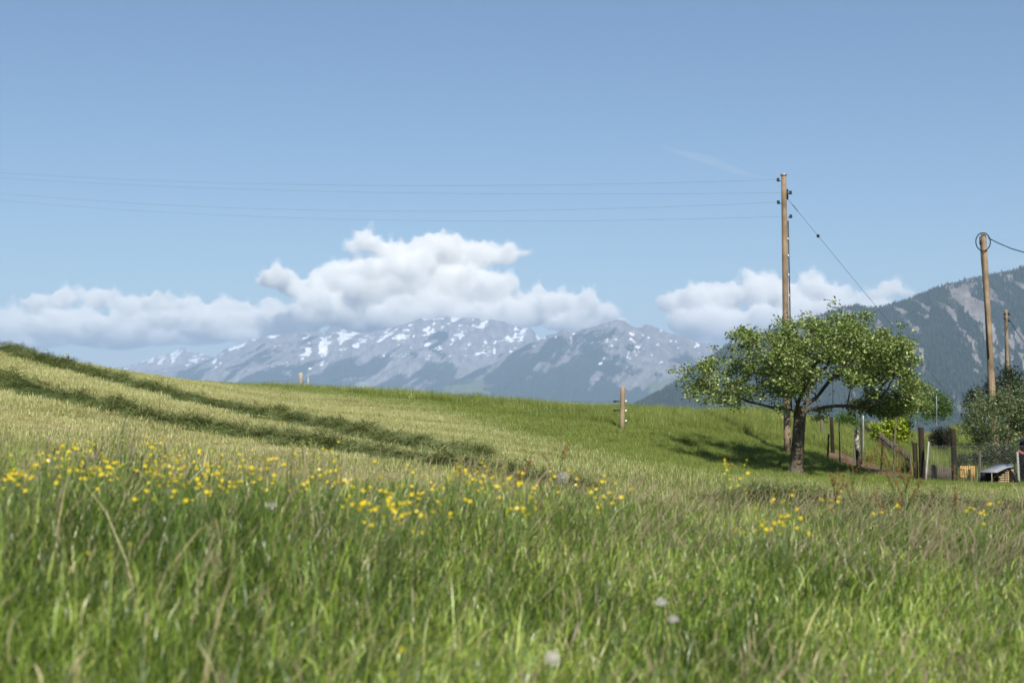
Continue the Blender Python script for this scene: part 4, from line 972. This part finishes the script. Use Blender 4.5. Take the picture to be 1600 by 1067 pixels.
for k_, (py0, pym, e_) in enumerate(((270, 298, ends[0]), (278, 308, ends[1]), (302, 337, ends[2]), (313, 350, ends[3]))):
    A = Vector(e_); B = P(0, py0, 59.0); Dm = PD + 15 * (e_.x / PD * F + 0) / 1225 * .0
    M_ = P(600, pym, 0.5 * (PD + 59.0) + .2); pts = []
    for t in np.linspace(0, 1.35, 48):     # parabola through the three sighted points, carried on past the frame
        u0, u1, u2 = 0.0, None, 1.0; tm = (A.x - M_.x) / (A.x - B.x)
        l0 = (t - tm) * (t - 1) / (tm); l1 = t * (t - 1) / (tm * (tm - 1)); l2 = t * (t - tm) / (1 - tm)
        pts.append(Vector((A.x + (B.x - A.x) * t, A.y + (B.y - A.y) * t, A.z * l0 + M_.z * l1 + B.z * l2)))
    names = ['topmost of the four power wires', 'second of the four power wires from the top', 'third of the four power wires from the top', 'lowest of the four power wires']
    tag(MB().tube(pts, .0034, 5, False).build('power_wire', MAT['wire']), names[k_] + ' running left from the tallest pole', 'wire', 'power wires')
# guy wire with insulator and black guard tube, anchored by the hutch
gtop = P(1231.5, 312, PD); ganc = P(1600, 770, 35.5); ganc.z = gz(ganc.x, ganc.y)
gy = thing('guy_wire', 'stay wire slanting from the tallest pole down to the hutch', 'wire', ganc)
MB().tube([gtop.lerp(ganc, t) for t in (0, .3, .6, .93)], .005, 5).build('strand', MAT['stay'], gy)
q0 = gtop.lerp(ganc, .15); q1 = gtop.lerp(ganc, .158)
MB().tube([q0, q0.lerp(q1, .3), q0.lerp(q1, .7), q1], [.02, .05, .05, .02], 10).build('stay_insulator', MAT['black'], gy, True)
q0 = gtop.lerp(ganc, .022); q1 = gtop.lerp(ganc, .05)
MB().tube([q0, q1], .012, 6).build('turnbuckle', MAT['dark_steel'], gy)
MB().tube([P(1573, 729, 36.6), P(1586, 748, 36.2), P(1603, 773, 35.7)], [.055, .055, .055], 10).build('guard_tube', MAT['black'], gy, True)

p2t = P(1536.5, 364, 46); p2b = G(1554, 46)
p2 = pole('utility_pole', 'wooden pole with a coiled cable loop rising from the grey-green shrub', p2t, p2b, .122, .084)
rc = P(1536, 378, 45.85); MB().tube([rc + Vector((math.cos(a) * .235, 0, math.sin(a) * .29)) for a in np.linspace(0, 6.2832, 30)], .018, 6, False).build('cable_loop', MAT['black'], p2)
MB().tube([P(1531.5, 372, 45.9), P(1533.5, 405, 45.9), P(1539, 470, 45.9), P(1545, 560, 45.9)], .022, 6).build('down_cable', MAT['dark_steel'], p2)
MB().tube([P(1532, 370, 45.88), P(1532, 382, 45.88)], .04, 8).build('bracket', MAT['dark_steel'], p2)
tag(MB().tube([P(1544, 372, 45.85), P(1560, 380, 45.5), P(1580, 388.5, 45), P(1602, 395, 44.5), P(1680, 412, 43), P(1800, 420, 41)], .016, 6).build('cable', MAT['black']), 'black cable leaving the looped pole toward the right edge', 'wire')
p3t = P(1572, 484, 92); p3b = G(1575, 92)
p3 = pole('utility_pole', 'distant thin pole behind the dark evergreen tree', p3t, p3b, .12, .10)
for (dx_, py_) in ((-3, 490), (3.5, 490), (-3, 497), (3.5, 500)):
    c = P(1573 + dx_, py_, 91.9); MB().tube([c + Vector((0, 0, -.12)), c, c + Vector((0, 0, .12))], [.05, .10, .04], 8).build('insulator', MAT['dark_steel'], p3)
MB().tube([P(1570.5, 500, 91.8), P(1571.5, 580, 91.8)], .045, 6).build('down_cable', MAT['dark_steel'], p3)
tag(MB().tube([P(1577, 500, 91.9), P(1588, 518, 89), P(1602, 537, 86), P(1660, 600, 80)], .022, 5).build('cable', MAT['black']), 'dark cable slanting down from the distant thin pole', 'wire')

# ------------------------------------------------------------------ posts, stakes and fences
def post(name, label, px, d, top_py, w, mat, top_px=None, cat='post', round_=False, group=None, parts=True):
    b = G(px, d); t = P(px if top_px is None else top_px, top_py, d); root = thing(name, label, cat, b, group)
    b2 = b - Vector((0, 0, .08)); mb = MB()
    if round_: mb.tube([b2, b2.lerp(t, .33), b2.lerp(t, .7), t, t + Vector((0, 0, w * .12))], [w * .52, w * .5, w * .48, w * .46, w * .3], 10, True, .05)
    else:
        V = []; 
        for (c, s_) in ((b2, 1.0), (t, .94)):
            for (ax, ay) in ((-1, -1), (1, -1), (1, 1), (-1, 1)): V.append(c + Vector((ax * w / 2 * s_, ay * w / 2 * s_, rng.normal(0, .008))))
        mb.add(V, [[0, 1, 5, 4], [1, 2, 6, 5], [2, 3, 7, 6], [3, 0, 4, 7], [4, 5, 6, 7]])
    mb.build('shaft', mat, root, round_); return root, b, t
# electric fence on the crest
fp, b, t = post('fence_post', 'pale weathered fence post with insulators in the middle of the crest', 971.5, 42, 605, .145, MAT['post'], 973, round_=True)
wires_a = []
for py_ in (627, 641):
    c = P(968, py_, 41.9); MB().tube([c, c + Vector((-.12, 0, 0))], .018, 6).build('insulator', MAT['black'], fp); MB().ball(c + Vector((-.14, 0, 0)), (.05, .03, .03)).build('insulator', MAT['black'], fp, True); wires_a.append(c + Vector((-.18, 0, 0)))
for py_ in (626.5, 641.5, 657.5): MB().ball(P(978, py_, 41.9), (.032, .03, .028)).build('insulator', MAT['porcelain'], fp, True)
fq, b, t = post('fence_post', 'tall slim pale post of the pair on the left crest', 470.5, 56, 583, .19, MAT['pale_post'], 470, round_=True)
post('fence_post', 'short stub post beside the tall slim pale post', 477.5, 55.8, 600, .19, MAT['pale_post'], 476.8, round_=True)
post('fence_post', 'thin white stake beyond the pale post pair', 481.5, 60, 589, .05, MAT['white_paint'])
fr, b, t = post('fence_post', 'tiny thin post on the skyline above the upper windrow', 105, 44, 553, .055, MAT['post'], 105.5)
MB().ball(P(107, 557.5, 43.9), .035).build('insulator', MAT['black'], fr, True)
for k_, (w_, py_) in enumerate(zip(wires_a, (596, 606))):
    tag(MB().tube(catenary(w_, P(472, py_, 55.9), .25), .004, 4, False).build('fence_wire', MAT['wire']), ('upper' if k_ == 0 else 'lower') + ' fence wire between the crest posts', 'wire', 'crest fence wires')
tag(MB().tube(catenary(P(107, 557.5, 43.9), P(470, 592, 55.9), .4), .003, 4, False).build('fence_wire', MAT['wire']), 'fence wire from the tiny skyline post to the pale post pair', 'wire')
# posts and stakes under and beside the fruit tree
post('fence_post', 'pale orange-brown post left of the trunk', 1222.5, 55, 650, .09, MAT['post'])
post('fence_post', 'dark stump-like post far left of the trunk', 1184, 56, 652, .16, MAT['grey_wood'], round_=True)
post('fence_post', 'grey post standing in grass right of the trunk', 1284, 52, 657, .10, MAT['grey_wood'])
post('garden_post', 'thick dark post under the right-hand limb', 1300, 46.5, 652, .125, MAT['dark_wood'], 1299, round_=True)
post('garden_stake', 'thin dark iron stake under the right-hand limb', 1311, 42.5, 655, .04, MAT['dark_steel'], round_=True)
post('garden_stake', 'short leaning dark stake beside the soil bed', 1291.5, 44, 678, .05, MAT['dark_wood'], 1295)
post('garden_post', 'mottled white and dark bark post at the soil bed', 1340, 41.5, 668, .13, MAT['birch'], 1338, round_=True)
post('garden_stake', 'dark pipe close beside the mottled post', 1344.5, 43.5, 640, .055, MAT['dark_steel'], 1345, round_=True)
post('garden_stake', 'grey pipe right of the dark pipe at the mottled post', 1347.5, 45, 640, .05, MAT['steel'], 1348.5, round_=True)
post('garden_stake', 'thin grey stake left of the mottled post', 1333, 43.5, 672, .035, MAT['grey_wood'], 1336)
post('garden_stake', 'thin leaning grey stake in front of the picket fence', 1374, 40.5, 688, .035, MAT['grey_wood'], 1379)
post('garden_stake', 'thin pale stake against the yellow-green shrub', 1393, 41.5, 652, .04, MAT['grey_wood'], 1400)
post('fence_post', 'short dark wooden post left of the tall dark pair', 1429, 38.4, 692, .105, MAT['dark_wood'])
post('fence_post', 'tall dark wooden post beside the leaning white stake', 1439, 38.2, 668, .125, MAT['dark_wood'])
post('garden_stake', 'leaning white stake beside the dark wooden posts', 1443.5, 37.8, 690, .055, MAT['white_paint'], 1451, round_=True)
post('fence_post', 'tallest dark wooden post before the round bush', 1489.5, 37.6, 671, .15, MAT['dark_wood'], 1489, round_=True)
post('fence_post', 'thin grey wooden post between slatted panel and hutch', 1527.5, 37.2, 706, .075, MAT['grey_wood'], 1531, round_=True)
post('fence_post', 'white metal post right of the hutch', 1589.5, 36.4, 706, .06, MAT['white_paint'], round_=True)
post('marker_stone', 'small pale stake at the foot of the round bush', 1460, 50, 689, .08, MAT['white_paint'])
post('garden_stake', 'thin tall grey rod above the round bush', 1463, 58, 618, .03, MAT['steel'], round_=True, cat='post')
# picket fence running back beside the soil bed: every picket a part
pf = thing('picket_fence', 'dark brown picket fence receding beside the soil bed', 'fence', G(1385, 49)); a0 = G(1421, 41.0); a1 = G(1351, 58); npk = 118
cw = math.atan2(a1.y - a0.y, a1.x - a0.x)
pk = MB().box((0, 0, .28), (.065, .02, .56)); pk.add([(-.0325, -.01, .56), (.0325, -.01, .56), (0, -.01, .61), (-.0325, .01, .56), (.0325, .01, .56), (0, .01, .61)], [[0, 2, 5, 3], [1, 4, 5, 2]], [[0, 1, 2], [4, 3, 5]])
pkm = pk.mesh('picket'); pkm.materials.append(MAT['grey_wood'])
for i in range(npk):
    p = a0.lerp(a1, i / (npk - 1)); p.z = gz(p.x, p.y) + rng.uniform(-.02, .03); o = obj('picket', pkm, None, pf); o.location = p; o.rotation_euler = (rng.normal(0, .03), rng.normal(0, .04), cw); o.matrix_parent_inverse = pf.matrix_basis.inverted()
for hz_ in (.15, .42): MB().tube([Vector((p.x, p.y + .025, gz(p.x, p.y) + hz_)) for p in [a0.lerp(a1, t) for t in np.linspace(0, 1, 9)]], .022, 4).build('rail', MAT['grey_wood'], pf)
# low row of weathered boards behind the wire mesh
bf = thing('board_fence', 'low fence of dark weathered boards between the dark posts', 'fence', G(1468, 38.6)); b0 = G(1443, 38.9); b1 = G(1492, 38.6); nb_ = 17
bdm = MB().box((0, 0, .2), (.042, .018, .40)).mesh('board'); bdm.materials.append(MAT['grey_wood'])
for i in range(nb_):
    p = b0.lerp(b1, i / (nb_ - 1)); p.z = gz(p.x, p.y); o = obj('board', bdm, None, bf); o.location = p; o.scale = (1, 1, rng.uniform(.93, 1.06)); o.rotation_euler = (0, rng.normal(0, .025), 0); o.matrix_parent_inverse = bf.matrix_basis.inverted()
for hz_ in (.1, .3): MB().tube([b0 + Vector((0, .03, hz_)), b1 + Vector((0, .03, hz_))], .02, 4).build('rail', MAT['grey_wood'], bf)
# light slatted panel
sp_ = thing('slatted_panel', 'fresh yellow wooden slatted panel leaning on the mesh fence', 'panel', G(1509, 37.9)); s0 = G(1499, 37.9); s1 = G(1519.5, 37.8)
slm = MB().box((0, 0, .19), (.036, .018, .38)).mesh('slat'); slm.materials.append(MAT['yellow_wood'])
for i in range(7):
    p = s0.lerp(s1, i / 6); p.z = gz(1509 / F, 37.9) * 0 + s0.z + .05; o = obj('slat', slm, None, sp_); o.location = p; o.rotation_euler = (0, rng.normal(0, .012), 0); o.matrix_parent_inverse = sp_.matrix_basis.inverted()
for hz_ in (.12, .34): MB().box((s0.lerp(s1, .5) + Vector((0, .022, hz_ + .02))), ((s1 - s0).length + .04, .02, .05)).build('rail', MAT['yellow_wood'], sp_)
# chain-link fence: diagonal wires between the posts
cf = thing('wire_mesh_fence', 'sagging chain-link fence in front of the garden', 'fence', G(1520, 37.4)); mb = MB()
c0 = G(1441, 37.9); c1 = G(1640, 35.8); Lc = (c1 - c0).length; Hc = .98; cell = .085; ux = (c1 - c0) / Lc
def onf(s_, z_): p = c0 + ux * s_; return Vector((p.x, p.y, c0.z + (c1.z - c0.z) * s_ / Lc + z_ - .03 * math.sin(s_ * 2.2) * z_))
for sgn in (1, -1):
    for k_ in range(int(-Hc / cell) - 1, int(Lc / cell) + int(Hc / cell) + 2):
        s0_ = k_ * cell; ptsl = []
        for z_ in np.linspace(0, Hc, 9):
            s_ = s0_ + sgn * z_
            if 0 <= s_ <= Lc: ptsl.append(onf(s_, z_))
        if len(ptsl) > 1: mb.tube(ptsl, .0016, 3, False)
mb.build('mesh', MAT['wire'], cf)
for z_ in (.02, .98): MB().tube([onf(s_, z_) for s_ in np.linspace(0, Lc, 20)], .003, 4, False).build('tension_wire', MAT['wire'], cf)
# hutch: sloping felt roof over a pile of pale planks
hd = 36.6; hb = G(1562, hd); hu = thing('hutch', 'small hutch with sloping grey roof and stacked pale planks', 'hutch', hb)
rl = [P(1531, 737, hd - .3), P(1558, 737, hd - .35), P(1573, 730, hd - .35), P(1583, 728, hd - .3), P(1584, 724.4, hd + .5), P(1556, 724.2, hd + .5)]
V = [p for p in rl] + [p - Vector((0, 0, .025)) for p in rl]
MB().add(V, [[0, 1, 2, 5], [2, 3, 4, 5], [11, 8, 7, 6], [11, 10, 9, 8], [0, 6, 7, 1], [1, 7, 8, 2], [2, 8, 9, 3], [3, 9, 10, 4], [4, 10, 11, 5], [5, 11, 6, 0]]).build('roof', MAT['roof_sheet'], hu)
MB().box((hb.x - .04, hd + .38, hb.z + .16), (.60, .45, .30)).build('box', MAT['dark_wood'], hu)
for i in range(7):
    x0 = P(1557.5 + rng.uniform(-1.5, 1.5) + max(0, i - 3) * 3.2, 700, hd).x; x1 = P(1580.5 + rng.uniform(-1.2, .6), 700, hd).x; zc = hb.z + .045 + i * .056
    MB().box(((x0 + x1) / 2, hd - .12 + rng.uniform(-.02, .02), zc), (x1 - x0, .16, .046)).build('plank', MAT['cream_wood'], hu)
for (px_, m_) in ((1547, 'post'), (1571, 'grey_wood'), (1582, 'dark_wood')):
    b = G(px_, hd - .32); MB().box((b.x, b.y, b.z + .20), (.018, .018, .42)).build('leg', MAT[m_], hu)
MB().tube([P(1544, 762, hd - .1), P(1551, 748, hd - .1), P(1560, 739, hd - .1), P(1572, 732, hd - .1)], .026, 6).build('roof_edge', MAT['grey_wood'], hu)
# dark shed corner at the right edge with a red pipe
sb = G(1612, 37.2); sh_ = thing('shed', 'dark shed cut off by the right edge with red pipe under its roof', 'shed', sb)
w0_ = P(1594, 700, 37.2).x; w0_ += .18; MB().box((w0_ + .55, 37.5, sb.z + .55), (1.1, .5, 1.12)).build('wall', MAT['dark_wood'], sh_)
MB().tube([Vector((w0_ - .12, y_, sb.z + z_)) for y_, z_ in ((37.2, 1.10), (37.2, 1.10))][:1] + [Vector((w0_ + .1, 37.2, sb.z + 1.2)), Vector((w0_ + .45, 37.2, sb.z + 1.25)), Vector((w0_ + 1.1, 37.2, sb.z + 1.24))], .035, 6).build('roof_edge', MAT['dark_wood'], sh_)
V = []
for y_ in (36.95, 37.85):
    for (dx_, z_) in ((-.10, 1.10), (.1, 1.19), (.45, 1.25), (1.2, 1.23)): V.append((w0_ + dx_, y_, sb.z + z_ + .02))
MB().add(V, [[0, 1, 5, 4], [1, 2, 6, 5], [2, 3, 7, 6]]).build('roof', MAT['black'], sh_)
MB().tube([P(1590.5, 704.5, 36.8), P(1596, 707.5, 36.8), P(1606, 710, 36.8), P(1640, 716, 36.8)], .04, 8).build('pipe', MAT['red'], sh_, True)
